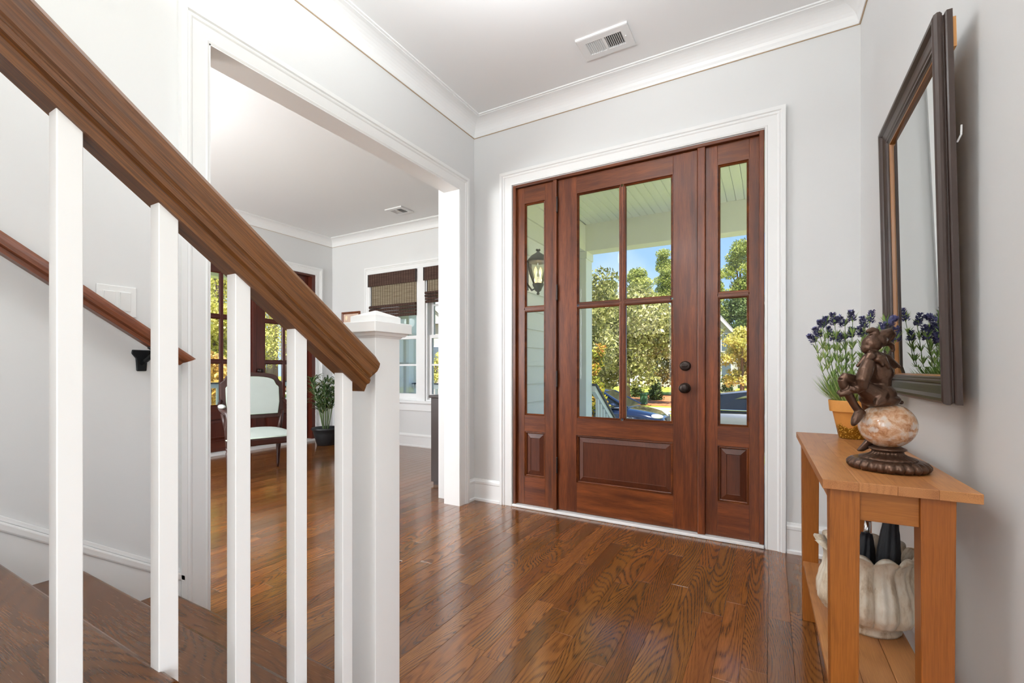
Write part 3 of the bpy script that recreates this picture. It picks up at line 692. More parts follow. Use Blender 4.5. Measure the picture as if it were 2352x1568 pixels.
# ------------------------------------------------------------------ wall mirror
MR = thing('wall_mirror', 'tall rectangular mirror in a dark walnut moulded frame hung above the console table', 'mirror', (XR(1.8875)-.004, 1.8875, .955), math.radians(-.1))
mpM = lambda u, v, d: (-(d+.004+.020*v), u, v)
MU, MV = .3475, .995
rim = rectloop(-MU, 0, MU, MV)
FR = [(0, .016), (0, .027), (-.003, .030), (-.007, .0315), (-.007, .034), (-.003, .0355), (0, .040), (0, .046), (-.003, .052), (-.009, .0545), (-.016, .0535), (-.021, .049), (-.025, .0445), (-.034, .0425), (-.046, .0405),
      (-.051, .037), (-.054, .0395), (-.059, .0395), (-.063, .035), (-.067, .0355), (-.071, .033), (-.071, .016)]
MB().sweepframe(rim, CORN, FR, mpM, True).build('frame', 'mframe', MR)
MB().sweepframe(rim, CORN, [(-.071, .033), (-.074, .032), (-.076, .024), (-.076, .017), (-.071, .017)], mpM, True).build('inner_lip', 'gilt', MR)
g0 = .0755
vs = [mpM(u, v, d) for ring, d in ((g0, .0235), (g0+.022, .0262)) for u, v in rectloop(-MU+ring, ring, MU-ring, MV-ring)]
MB().add(vs, [(i, (i+1) % 4, 4+(i+1) % 4, 4+i) for i in range(4)]+[(4, 5, 6, 7)]).build('mirror_glass', 'mirror', MR)
MB().add([mpM(u, v, d) for d in (.010, .0165) for u, v in rectloop(-MU+.05, .05, MU-.05, MV-.05)], [(3,2,1,0),(4,5,6,7),(0,1,5,4),(1,2,6,5),(2,3,7,6),(3,0,4,7)]).build('backing', 'rawwood', MR)
for v in (.90,): MB().add([mpM(u, vv, d) for d in (.009, .0158) for u, vv in rectloop(-MU+.003, v, -MU+.03, v+.075)], [(3,2,1,0),(4,5,6,7),(0,1,5,4),(1,2,6,5),(2,3,7,6),(3,0,4,7)]).build('cleat', 'rawwood', MR)
MB().tube([mpM(-MU+.01, .66, .012), mpM(-MU+.002, .675, .006), mpM(-MU+.006, .70, .004)], .0022, 6).build('hanging_hook', 'white_metal', MR)

# ------------------------------------------------------------------ figurine on a marble egg
M['statue'] = plain('patinated_bronze', lin(88, 64, 50), .3, metal=.65, noise=.5, nscale=45, bump=.35, bscale=190)
def marble():
    m, nt = newmat('breccia_marble'); g = G(nt); tc = g.n('TexCoord').outputs['Object']
    a = g.n('TexNoise', None, Vector=tc, Scale=42., Detail=7., Roughness=.72, Distortion=.6).outputs['Fac']
    b = g.n('TexVoronoi', None, Vector=g.vadd(tc, g.vmul(g.n('TexNoise', None, Vector=tc, Scale=60., Detail=5.).outputs['Color'], (.035, .035, .035))), Scale=34.).outputs['Distance']
    c = g.ramp(a, [(.36, lin(158, 106, 68)), (.46, lin(196, 148, 110)), (.54, lin(214, 178, 148)), (.64, lin(222, 206, 190))])
    c = g.mix(g.ramp(b, [(.22, .8), (.40, 0.)]), c, lin(216, 206, 196))
    g.out(g.bsdf(Base_Color=c, Roughness=.16, Coat_Weight=.4, Coat_Roughness=.05).outputs[0]); return m
M['marble'] = marble()
FG = thing('jester_figurine', 'bronze seated jester figurine on a pink marble egg with a fluted bronze foot', 'figurine', (.276, 1.581, TZ), YAW)
FT = -SN*.276+CS*1.581; FA = CS*.276+SN*1.581
def Q(cx, cy, f=0.):   # drawing coordinates of the close-up study -> local metres
    px, py = 1900+cx/4.127, 730+cy/4.127
    t = FT+f; return ((px-1176)/1050*t-FA, f, 1.046-TZ+(847-py)/1050*t)
NL = 26
def lobe(a, r, z): return 1-.075*(1-abs(math.cos(a*NL/2)))*(1 if z < .026 and r > .05 else 0)
MB().lathe([(.079, 0), (.086, .002), (.0915, .009), (.0915, .016), (.086, .023), (.075, .0275), (.062, .029)], 156, rf=lobe).build('foot', 'statue', FG, True)
def flute(a, r, z): return 1-.06*(1-abs(math.cos(a*NL/2)))*(1 if .031 < z < .050 else 0)
MB().lathe([(.064, .028), (.063, .032), (.054, .035), (.043, .039), (.036, .044), (.034, .0495), (.037, .051), (.041, .0535), (.041, .0565), (.037, .0585), (.030, .062)], 156, rf=flute).build('pedestal', 'statue', FG, True)
MB().ell((0, 0, .118), (.0695, .056, .0605), 48, 28).build('marble_egg', 'marble', FG, True)
m = MB()
hip = Q(490, 720)
m.ell(hip, (.040, .036, .030), 20, 14); m.ell(Q(500, 775), (.048, .040, .020), 20, 12); m.ell(Q(440, 760), (.034, .034, .024))
m.tube([Q(520, 640), Q(500, 560), Q(480, 470), Q(455, 390), Q(445, 330)], [.021, .026, .027, .024, .010], 18)
m.ell(Q(510, 632), (.0235, .024, .006)); m.ell(Q(520, 520), (.024, .030, .026))
m.ell(Q(440, 395), (.026, .034, .014))
# head and cap
m.ell(Q(425, 245), (.0245, .023, .0225), 20, 14); m.ell(Q(375, 285), (.013, .016, .014)); m.ell(Q(360, 305), (.008, .009, .009)); m.ell(Q(480, 215), (.022, .022, .020))
m.tube([Q(430, 200), Q(455, 155), Q(452, 122), Q(425, 112), Q(392, 124), Q(368, 132)], [.017, .012, .010, .008, .006, .003], 12)
m.tube([Q(490, 205), Q(545, 160), Q(592, 140), Q(612, 165), Q(600, 198), Q(585, 212)], [.019, .016, .013, .011, .007, .005], 12)
m.ell(Q(584, 212), (.005, .005, .005))
m.tube([Q(500, 235, .012), Q(575, 235, .014), Q(612, 258, .014), Q(625, 300, .014), Q(618, 322, .014)], [.014, .009, .007, .005, .004], 10)
# scalloped collar with bells
for a, b in ((290, 452), (358, 415), (525, 445), (585, 465), (640, 468), (684, 463)):
    f = -.028 if a in (358, 525, 585) else (.0 if a < 300 else .004)
    m.tube([Q(445, 345, f*.3), Q((445+a)/2+6, (345+b)/2-16, f*.8), Q(a, b, f)], [.012, .012, .004], 10); m.ell(Q(a, b, f), (.0048, .0048, .0048), 10, 8)
# near arm, hand round the knee
m.tube([Q(395, 420, -.026), Q(365, 500, -.036), Q(335, 590, -.038), Q(330, 650, -.034), Q(280, 676, -.026), Q(225, 690, -.020)], [.015, .017, .016, .014, .012, .008], 14)
m.tube([Q(262, 655, -.026), Q(248, 690, -.024)], [.013, .013], 12)
m.tube([Q(225, 692, -.020), Q(170, 716, -.018), Q(128, 726, -.014), Q(112, 708, -.008), Q(122, 688, -.004)], [.008, .0085, .0075, .006, .005], 10)
m.tube([Q(215, 690, -.016), Q(180, 690, -.008), Q(150, 700, -.002), Q(135, 690, .004)], [.0065, .006, .005, .004], 8)
m.tube([Q(405, 420, .026), Q(345, 520, .034), Q(270, 620, .030), Q(190, 670, .014), Q(150, 690, .006)], [.014, .014, .012, .010, .007], 12)
# raised leg: thigh, knee, shin, pointed shoe
m.tube([Q(440, 725, -.012), Q(340, 660, -.008), Q(230, 590, 0), Q(160, 565, 0), Q(138, 590, 0)], [.026, .021, .017, .014, .011], 16)
m.tube([Q(142, 580, 0), Q(160, 640, 0), Q(205, 730, 0), Q(255, 820, 0), Q(300, 885, 0)], [.012, .0125, .011, .0095, .010], 14)
m.tube([Q(325, 880, 0), Q(295, 920, -.003), Q(268, 965, -.005), Q(248, 1005, -.006), Q(236, 1020, -.006)], [.012, .0125, .011, .007, .003], 12)
# hanging leg on the far side
m.tube([Q(440, 740, .02), Q(400, 790, .045), Q(395, 860, .062), Q(400, 1010, .066), Q(405, 1130, .050), Q(402, 1178, .040)], [.024, .020, .016, .013, .010, .010], 14)
m.tube([Q(400, 1178, .042), Q(360, 1215, .040), Q(325, 1240, .038), Q(288, 1254, .036)], [.012, .010, .008, .003], 12)
# coat hem with bells resting on the egg
for a, b, f in ((470, 818, -.038), (545, 800, -.030), (605, 800, -.028), (700, 800, -.006), (640, 805, .03)):
    m.tube([Q(500, 735, f*.5), Q((500+a)/2+10, (735+b)/2, f*.85), Q(a-8, b-2, f)], [.022, .015, .005], 10); m.ell(Q(a, b, f), (.0062, .0062, .0058), 10, 8)
fg = m.build('figure', 'statue', FG, True)
rm = fg.modifiers.new('merge', 'REMESH'); rm.mode = 'VOXEL'; rm.voxel_size = .0018; rm.use_smooth_shade = True
sm = fg.modifiers.new('soften', 'SMOOTH'); sm.iterations = 3; sm.factor = .5

# ------------------------------------------------------------------ potted lavender
def potmat():
    m, nt = newmat('gilded_terracotta'); g = G(nt); tc = g.n('TexCoord').outputs['Object']
    z = g.n('SeparateXYZ', None, Vector=tc).outputs['Z']
    n = g.n('TexNoise', None, Vector=tc, Scale=26., Detail=5., Roughness=.7).outputs['Fac']
    f = g.math('ADD', g.math('MULTIPLY', z, -11.), g.math('ADD', g.math('MULTIPLY', n, 1.5), .12))
    f = g.ramp(f, [(.22, 0.), (.34, 1.)])
    sp = g.ramp(g.n('TexNoise', None, Vector=tc, Scale=190., Detail=2.).outputs['Fac'], [(.56, 0.), (.64, 1.)])
    gold = g.mix(sp, lin(142, 98, 20), lin(236, 196, 90))
    c = g.mix(f, g.mix(n, lin(206, 138, 62), lin(228, 160, 80)), gold)
    g.out(g.bsdf(Base_Color=c, Roughness=g.math('SUBTRACT', .6, g.math('MULTIPLY', f, .3)), Metallic=g.math('MULTIPLY', f, .55)).outputs[0]); return m
M['pot'] = potmat()
M['lav'] = leafmat('lavender_bloom', [(0, lin(72, 72, 112)), (.5, lin(100, 100, 146)), (1, lin(140, 138, 184))], .7, .1)
M['lavleaf'] = leafmat('lavender_leaf', [(0, lin(120, 154, 84)), (.5, lin(166, 196, 114)), (1, lin(206, 224, 152))], .5, .25)
M['lavstem'] = plain('lavender_stem', lin(124, 146, 100), .6)
M['soil'] = plain('dark_soil', lin(54, 44, 34), .9, noise=.4, nscale=60)
LV = thing('potted_lavender', 'artificial lavender with dark violet blooms in a gold-dipped terracotta pot', 'plant', (.2785, 2.215, TZ), YAW)
LS = 1.797/1050
MB().lathe([(.041, 0), (.044, .002), (.064, .102), (.065, .104), (.074, .105), (.078, .146), (.077, .149), (.072, .149), (.069, .135), (.001, .135)], 40).build('pot', 'pot', LV, True)
LV.children[0].modifiers.new('sharp', 'EDGE_SPLIT').split_angle = math.radians(40)
MB().lathe([(.069, .128), (.055, .137), (.001, .139)], 24).build('soil', 'soil', LV, True)
LT = -SN*.2785+CS*2.215; LA = CS*.2785+SN*2.215
def LQ(cx, cy, f=0.):
    t = LT+f; return Vector(((1840+cx/4.6125-1176)/1050*t-LA, f, 1.046-TZ+(847-(700+cy/4.6125))/1050*t))
def blade(m, p, d, L, w, up=.35):
    p = Vector(p); d = Vector(d).normalized(); s = d.cross(Vector((0, 0, 1)));
    s = (s if s.length > 1e-3 else Vector((1, 0, 0))).normalized()
    q = p+d*L*.55+Vector((0, 0, up*L*.25)); t = p+d*L
    m.add([p-s*w*.4, p+s*w*.4, q+s*w*.5, q-s*w*.5, t], [(0, 1, 2, 3), (3, 2, 4)]); r = random.random(); m.r += [r, r]
HEADS = [((85, 320), (150, 400)), ((140, 245), (205, 340)), ((195, 165), (232, 240)), ((255, 128), (266, 215)), ((330, 85), (357, 215)), ((392, 120), (465, 225)), ((285, 235), (345, 380)), ((525, 60), (546, 180)),
         ((530, 240), (532, 350)), ((447, 318), (462, 360)), ((600, 240), (648, 330)), ((645, 130), (672, 255)), ((752, 60), (728, 195)), ((995, 130), (898, 220)), ((1012, 235), (1000, 390)), ((860, 200), (840, 330)), ((930, 330), (900, 430)), ((400, 300), (410, 400)), ((690, 300), (690, 400))]
for hi, (a, b) in enumerate(HEADS):
    f = (.045 if hi % 3 == 0 else (-.035 if hi % 3 == 1 else .015))
    if a[0] > 850: f = 1.53-LT          # leans out in front of the mirror frame
    tip, bot = LQ(*a, f), LQ(*b, f)
    base_ = Vector((max(-.05, min(.05, bot.x*.35)), max(-.045, f*.6), .136))
    mid = (base_+bot)*.5+Vector(((bot.x)*.12, 0, 0)); 
    stem = MB().tube([base_, mid, bot, bot+(tip-bot)*.9], [.0016, .0014, .0012, .0008], 5).build('stem', 'lavstem', LV, True)
    d = (tip-bot); L = d.length; d.normalize(); m = MB()
    up_ = Vector((0, 0, 1)); u_ = d.cross(Vector((0, 1, 0))).normalized(); v_ = d.cross(u_)
    for k in range(170):
        t = random.random()**.9; an = random.random()*2*PI; rr = .0150*(1-.55*t)*(.5+.5*random.random())
        c = bot+d*(L*t)+(u_*math.cos(an)+v_*math.sin(an))*rr
        o = (u_*math.cos(an)+v_*math.sin(an)+d*.9).normalized(); s = o.cross(d).normalized()*.0026
        m.add([c-s, c+s, c+o*.0075+s*.6, c+o*.0075-s*.6], [(0, 1, 2, 3)]); m.r.append(random.random())
    m.build('flower_head', 'lav', stem)
    m = MB()
    for q in range(6):
        t = .18+.82*q/5; p = base_.lerp(mid, t*2) if t < .5 else mid.lerp(bot, t*2-1)
        for k in range(10):
            an = random.random()*2*PI; blade(m, p, (math.cos(an), math.sin(an), 1.1+random.random()), .026+.022*random.random(), .0046)
    for q in range(2):      # small side buds on the stem
        p = mid.lerp(bot, .15+.5*q)
        for k in range(14):
            an = random.random()*2*PI; blade(m, p, (math.cos(an), math.sin(an), .5), .010, .003)
    m.build('leaves', 'lavleaf', stem)
m = MB()
for k in range(900):
    an = random.random()*2*PI; r = .058*math.sqrt(random.random()); p = (r*math.cos(an), r*math.sin(an), .137)
    L = .06+.085*random.random(); lean = .25+1.1*random.random()*r/.058
    blade(m, p, (math.cos(an)*lean, math.sin(an)*lean, 1.1), L, .0045, -.2)
m.build('grass_tuft', 'lavleaf', LV)

# ------------------------------------------------------------------ petal urn with umbrellas
def urnmat():
    m, nt = newmat('crackled_cream_ceramic'); g = G(nt); tc = g.n('TexCoord').outputs['Object']
    n = g.n('TexNoise', None, Vector=g.vmul(tc, (1., 1., .3)), Scale=24., Detail=6., Roughness=.7).outputs['Fac']
    c = g.ramp(n, [(.34, lin(176, 150, 120)), (.48, lin(222, 208, 186)), (.62, lin(236, 228, 212))])
    g.out(g.bsdf(Base_Color=c, Roughness=.42).outputs[0]); return m
M['urn'] = urnmat()
UR = thing('petal_urn', 'cream ceramic urn with curling petal rim on the shelf of the console table', 'urn', (.262, 1.790, .250))
NP, SEG, NV = 12, 216, 30
def urn_r(v):   # outer silhouette against height fraction
    pts = [(0, .084), (.04, .086), (.08, .080), (.12, .090), (.20, .120), (.32, .134), (.45, .134), (.60, .127), (.75, .117), (.87, .113), (.94, .119), (1.0, .132)]
    for (a, ra), (b, rb) in zip(pts, pts[1:]):
        if a <= v <= b: t = (v-a)/(b-a); return ra+(rb-ra)*(t*t*(3-2*t) if v < .9 else t)
    return pts[-1][1]
vs = []
for i in range(NV+1):
    v = i/NV
    for k in range(SEG):
        a = 2*PI*k/SEG; ph = (a*NP/(2*PI)) % 1; edge = abs(ph-.5)*2      # 0 centre, 1 seam
        w = min(1, max(0, (v-.10)/.1))
        r = urn_r(v)*(1-w*.12*edge**5)-w*.0030*(.5+.5*math.cos(edge*PI*3))*(1 if .15 < v < .9 else .3)
        hgt = .224+.034*max(0, 1-edge**2.2); z = v*hgt if v < .85 else .85*.224*1+(v-.85)/.15*(hgt-.85*.224)
        if v < .85: z = v*.224
        if v > .93: r += .010*(v-.93)/.07*(1-edge**2); z -= .012*((v-.93)/.07)**3*(1-edge**2)
        vs.append((r*math.cos(a), r*math.sin(a), z))
for i in range(8):          # inside wall, going down
    v = 1-i/7*.85
    for k in range(SEG):
        a = 2*PI*k/SEG; ph = (a*NP/(2*PI)) % 1; edge = abs(ph-.5)*2
        hgt = .224+.034*max(0, 1-edge**2.2); z = v*.224 if v < .85 else .85*.224+(v-.85)/.15*(hgt-.85*.224)
        if v > .93: z -= .012*((v-.93)/.07)**3*(1-edge**2)
        r = urn_r(v)*.97-.014; vs.append((r*math.cos(a), r*math.sin(a), z+.002*(i == 0)))
nr = NV+1+8
fs = [(i*SEG+k, i*SEG+(k+1) % SEG, (i+1)*SEG+(k+1) % SEG, (i+1)*SEG+k) for i in range(nr-1) for k in range(SEG)]+[tuple(range(SEG-1, -1, -1)), tuple((nr-1)*SEG+k for k in range(SEG))]
MB().add(vs, fs).build('body', 'urn', UR, True)
M['nylon'] = plain('black_nylon', lin(22, 24, 32), .55, noise=.2)
M['chrome'] = plain('chrome', (.75, .75, .75, 1), .15, metal=1.)
M['handle_wood'] = plain('cherry_handle', lin(110, 50, 26), .25, coat=.4)
def umbrella(label, foot, top, rmax, handle, cl=.78):
    o = thing('umbrella', label, 'umbrella', foot, group='umbrellas standing in the urn', world=True)
    f, t = Vector(foot), Vector(top); d = t-f
    # pleated folded canopy
    n, seg = 12, 40; ax = d.normalized(); u_ = ax.cross(Vector((0, 1, 0))).normalized(); v_ = ax.cross(u_); vs = []
    for i in range(n+1):
        q = i/n; r0 = rmax*(.25+.75*math.sin(PI*min(1, q*.62+.1)))*(1-.45*q**3)
        for k in range(seg):
            a = 2*PI*k/seg+q*1.3; r = r0*(1-.22*(.5+.5*math.cos(8*a)))
            vs.append(f+d*(cl*q)+(u_*math.cos(a)+v_*math.sin(a))*r)
    MB().add(vs, [(i*seg+k, i*seg+(k+1) % seg, (i+1)*seg+(k+1) % seg, (i+1)*seg+k) for i in range(n) for k in range(seg)]+[tuple(range(seg-1, -1, -1)), tuple(n*seg+k for k in range(seg))]).build('canopy', 'nylon', o, True)
    if handle:
        MB().tube([f+d*(cl-.04), f+d*(cl+.11)], [.009, .009], 14).build('ferrule', 'chrome', o, True)
        MB().tube([f+d*(cl+.10), f+d*1.0], [.0105, .013], 14).build('handle', 'handle_wood', o, True)
    else: MB().tube([f+d*(cl-.04), f+d*1.0], [.011, .013], 14).build('handle', 'nylon', o, True)
umbrella('black folded umbrella with a wooden handle and chrome ferrule in the cream urn', (.250, 1.825, .275), (.288, 1.89, .670), .034, True, .60)
umbrella('black folded umbrella with a black handle leaning in the cream urn', (.298, 1.752, .275), (.330, 1.812, .690), .034, False)

# ------------------------------------------------------------------ study furniture
M['velvet'] = plain('pale_celadon_velvet', lin(192, 201, 195), .85, spec=.2, noise=.05, nscale=10)
M['piping'] = plain('pale_piping', lin(196, 212, 196), .8)
M['cherry'] = plain('dark_mahogany_polish', lin(58, 30, 24), .28, noise=.2, nscale=30)
ch = thing('armchair', 'French armchair with pale celadon upholstery and dark carved mahogany frame', 'armchair', (-4.261, 2.677, 0), math.atan2(-.322, .947)-PI/2+PI)
# local: front is -y ... +y runs to the back
WF, WB, DP = .66, .46, .42
def leg(x, y, sx=0, sy=0, turned=True):
    pr = [(0, .011), (.03, .012), (.05, .017), (.058, .014), (.07, .015), (.20, .021), (.265, .025), (.275, .019), (.29, .026), (.31, .026)]
    MB().tube([(x+sx*(1-z/.31), y+sy*(1-z/.31), z) for z, r in pr], [r for z, r in pr], 14).build('leg', 'cherry', ch, True)
leg(-WF/2+.03, .03); leg(WF/2-.03, .03); leg(-WB/2, DP, 0, .03); leg(WB/2, DP, 0, .03)
fp = [(-WF/2, 0), (WF/2, 0), (WB/2+.03, DP+.03), (-WB/2-.03, DP+.03)]
MB().prism(fp, 'Z', .31, .375).build('seat_rail', 'cherry', ch, bevel=.012)
def cushion(poly, z0, z1, name, mat, par, dome=.03, n=14):
    cx = sum(p[0] for p in poly)/4; cy = sum(p[1] for p in poly)/4; vs = []; fs = []
    for i in range(n+1):
        for j in range(n+1):
            a, b = i/n, j/n
            x_ = (poly[0][0]*(1-a)+poly[1][0]*a)*(1-b)+(poly[3][0]*(1-a)+poly[2][0]*a)*b; y_ = (poly[0][1]*(1-a)+poly[1][1]*a)*(1-b)+(poly[3][1]*(1-a)+poly[2][1]*a)*b
            e = min(a, 1-a, b, 1-b); q = 1-(1-min(1, e/.28))**2.5
            vs.append((x_, y_, z0+(z1-z0)*q+dome*math.sin(PI*a)*math.sin(PI*b)))
    fs = [(i*(n+1)+j, (i+1)*(n+1)+j, (i+1)*(n+1)+j+1, i*(n+1)+j+1) for i in range(n) for j in range(n)]
    m_ = MB().add(vs, fs); m_.prism(poly, 'Z', z0-.012, z0+.0005); return m_.build(name, mat, par, True)
sc = cushion([(x_*.97, y_+.008*(1 if y_ < .1 else -1)) for x_, y_ in fp], .387, .430, 'seat_cushion', 'velvet', ch)
MB().tube([(p[0]*.985, p[1], .383) for p in fp+fp[:1]], .006, 8).build('piping', 'piping', sc, True)
# back: shaped top, slightly raked
BWd, bz0, bz1 = .29, .53, .985
def back_outline(s=1., ins=0.):
    w = BWd-ins; top = bz1-ins; bot = bz0+ins; pts = [(-w*.93, bot), (w*.93, bot), (w, bot+.12), (w*1.0, top-.085), (w*.965, top-.075), (w*.90, top-.06), (w*.84, top-.025)]
    arc = [(w*.84*math.cos(t), top-.025+.05*math.sin(t)) for t in [PI*i/12 for i in range(1, 12)]]
    return pts+arc+[(-x_, z) for x_, z in reversed(pts[2:])]
rake = lambda z, d: DP+.005+(z-.40)*.16+d
def backmesh(name, mat, par, ins, d0, d1, dome=0):
    o = back_outline(1, ins); n = len(o); vs = [(x_, rake(z, d0), z) for x_, z in o]+[(x_, rake(z, d1), z) for x_, z in o]
    fs = [tuple(range(n-1, -1, -1)), tuple(range(n, 2*n))]+[(i, (i+1) % n, n+(i+1) % n, n+i) for i in range(n)]
    return MB().add(vs, fs).build(name, mat, par, bevel=.008 if dome else .006)
bf = backmesh('backrest', 'cherry', ch, 0, 0, .035); backmesh('back_cushion', 'velvet', ch, .045, -.018, .002, 1)
oo = back_outline(1, .048); MB().tube([(x_, rake(z, -.012), z) for x_, z in oo+oo[:1]], .006, 8).build('piping', 'piping', bf, True)
for s in (-1, 1):
    MB().tube([(s*WB/2, DP, .36), (s*(WB/2+.03), rake(.5, .015), .5), (s*BWd*.95, rake(.6, .015), .6)], [.022, .02, .02], 10).build('back_post', 'cherry', ch, True)
    ar = MB().tube([(s*BWd, rake(.70, .01), .72), (s*(BWd+.03), DP-.04, .675), (s*(WF/2), .22, .655), (s*(WF/2-.005), .10, .645), (s*(WF/2-.03), .055, .62), (s*(WF/2-.03), .05, .57), (s*(WF/2-.02), .06, .48), (s*(WF/2-.03), .04, .34)],
              [.018, .018, .02, .024, .026, .022, .02, .026], 12).build('arm', 'cherry', ch, True)
    MB().ell((s*(WF/2-.003), .20, .685), (.028, .11, .022), 14, 10).build('arm_pad', 'velvet', ar, True)

M['palm'] = leafmat('palm_leaf', [(0, lin(52, 78, 44)), (.6, lin(92, 122, 72)), (.85, lin(140, 160, 104)), (1, lin(176, 150, 100))], .45, .2)
M['planter'] = plain('dark_ribbed_planter', lin(40, 42, 44), .45)
pp = thing('potted_palm', 'leafy potted palm in a dark round planter by the study double doors', 'plant', (-5.34, 4.225, 0))
MB().lathe([(.105, 0), (.115, .005), (.155, .15), (.17, .205), (.185, .212), (.19, .235), (.182, .242), (.165, .235), (.15, .19), (.001, .19)], 40).build('pot', 'planter', pp, True)
MB().lathe([(.155, .17), (.10, .205), (.001, .215)], 20).build('soil', 'soil', pp, True)
for k in range(15):
    an = 2*PI*k/15+random.random()*.5; h = .42+.28*random.random(); ln = .05+.16*random.random()
    if k % 4 == 0: ln *= .4
    top = Vector((math.cos(an)*ln, math.sin(an)*ln, .2+h)); b0 = Vector((math.cos(an)*.03, math.sin(an)*.03, .19))
    stm = MB().tube([b0, b0.lerp(top, .5)+Vector((0, 0, .05)), top], [.006, .005, .003], 6).build('cane', 'lavstem', pp, True)
    m = MB()
    for q in range(5):
        p = b0.lerp(top, .4+.15*q)+Vector((0, 0, .05*(1-q/4)))
        for j in range(7):
            a2 = random.random()*2*PI; L = .16+.12*random.random(); dd = Vector((math.cos(a2), math.sin(a2), .55+.5*random.random())).normalized()
            s = dd.cross(Vector((0, 0, 1))).normalized()*.009; q1 = p+dd*L*.45; q2 = p+dd*L*.8+Vector((0, 0, -L*.14)); q3 = p+dd*L+Vector((0, 0, -L*.34))
            for z_ in (q1, q2, q3):
                z_.x = max(z_.x, -.44)
                z_.y = min(z_.y, .47)
            m.add([p-s*.3, p+s*.3, q1+s, q1-s, q2+s*.8, q2-s*.8, q3], [(0, 1, 2, 3), (3, 2, 4, 5), (5, 4, 6)]); r = random.random(); m.r += [r]*3
    m.build('frond', 'palm', stm)

hu = thing('tall_hutch', 'tall espresso brown hutch with a deeper base, half hidden behind the opening jamb', 'cabinet', (-2.51, 3.85, 0), world=True)
b = box('base_cabinet', 'espresso', (-2.672, 3.236, .03), (-2.355, 4.45, .785), hu, .003)
box('base_top', 'espresso', (-2.690, 3.222, .785), (-2.355, 4.464, .810), hu, .004)
box('plinth', 'espresso', (-2.655, 3.25, 0), (-2.36, 4.43, .03), hu)
for y0, y1 in ((3.26, 3.84), (3.86, 4.43)):
    dr = box('door', 'espresso', (-2.690, y0, .06), (-2.673, y1, .76), b, .003)
    MB().ell((-2.70, (y1-.05 if y0 < 3.5 else y0+.05), .5), (.012, .012, .012), 12, 8).build('knob', 'bronze', dr, True)
u = MB().box(-2.517, 3.238, .81, -2.355, 3.262, 2.33).box(-2.517, 4.42, .81, -2.355, 4.448, 2.33).box(-2.37, 3.262, .81, -2.356, 4.42, 2.33).build('upper_case', 'espresso', hu)
for z in (1.15, 1.53, 1.91): box('shelf', 'espresso', (-2.505, 3.262, z), (-2.37, 4.42, z+.022), hu)
cr = [(-2.352, 2.30), (-2.518, 2.30), (-2.521, 2.325), (-2.530, 2.345), (-2.526, 2.362), (-2.524, 2.372), (-2.536, 2.386), (-2.536, 2.402), (-2.352, 2.402)]
MB().prism(cr, 'Y', 3.226, 4.46).build('cornice', 'espresso', hu)
pc = thing('framed_picture', 'small brown framed picture on the study wall behind the newel cap', 'picture', (-5.40, YS, 1.70), world=True)
MB().sweepframe(rectloop(-5.59, 1.50, -5.21, 1.89), CORN, [(0, .0), (0, .022), (-.012, .024), (-.030, .016), (-.032, .0)], lambda u_, v_, d: (u_, YS-.001-d, v_), True).build('frame', 'wallrail', pc)
M['mat_board'] = plain('warm_print', lin(226, 196, 176), .4, noise=.2, nscale=12)
box('print', 'mat_board', (-5.565, YS-.008, 1.525), (-5.235, YS-.002, 1.865), pc)
M['candle'] = plain('cream_print', lin(255, 236, 200), .4)
MB().add([(-5.50+.03*math.sin(t)*(1-.55*(1+math.cos(t))/2), YS-.0095, 1.80+.035*-math.cos(t)) for t in [2*PI*i/14 for i in range(14)]], [tuple(range(14))]).build('flame_motif', 'candle', pc)

# ------------------------------------------------------------------ ceiling lamps (entry one above the frame, other two added as fill)
M['opal'] = plain('opal_glass_lit', (.9, .88, .84, 1), .3, emit=(1, .93, .82, 1), estr=2.0)
def lamp(label, x_, y_, down, up, r=.15, drop=.56):
    o = thing('ceiling_lamp', label, 'lamp', (x_, y_, ZC), group='opal bowl pendants', world=True)
    c_ = (x_, y_, ZC-drop)
    MB().lathe([(.07, -.001), (.075, -.02), (.02, -.03), (.008, -.05), (.008, -drop-.1)], 24, (x_, y_, ZC)).build('canopy', 'bronze', o, True)
    MB().lathe([(r, 0), (r*.99, -.02), (r*.8, -.06), (r*.4, -.095), (.01, -.10)], 32, c_, caps=False).build('glass_bowl', 'opal', o, True)
    MB().lathe([(.012, -.099), (.015, -.115), (.004, -.13)], 12, c_).build('finial', 'bronze', o, True)
    l = light('lamp_light', 'POINT', (0, 0, 0), down, (.92, .965, 1), size=.13); l.parent = o; l.location = (0, 0, -drop-.20)
    l = light('lamp_uplight', 'AREA', (0, 0, 0), up, (.92, .965, 1), rot=(PI, 0, 0), size=r*1.6); l.parent = o; l.location = (0, 0, -drop+.004); l.data.shape = 'DISK'
lamp('opal bowl pendant hanging from the entry hall ceiling', -.745, 1.25, 7, 27, .13)
lamp('unseen opal bowl pendant added as fill in the hidden end of the study', -3.75, .7, 31, 24)  # unseen pendant added to brighten the study
lamp('unseen opal bowl pendant added as fill at the back of the hall', -.78, -.8, 13, 32)  # unseen pendant added to even out the hall walls

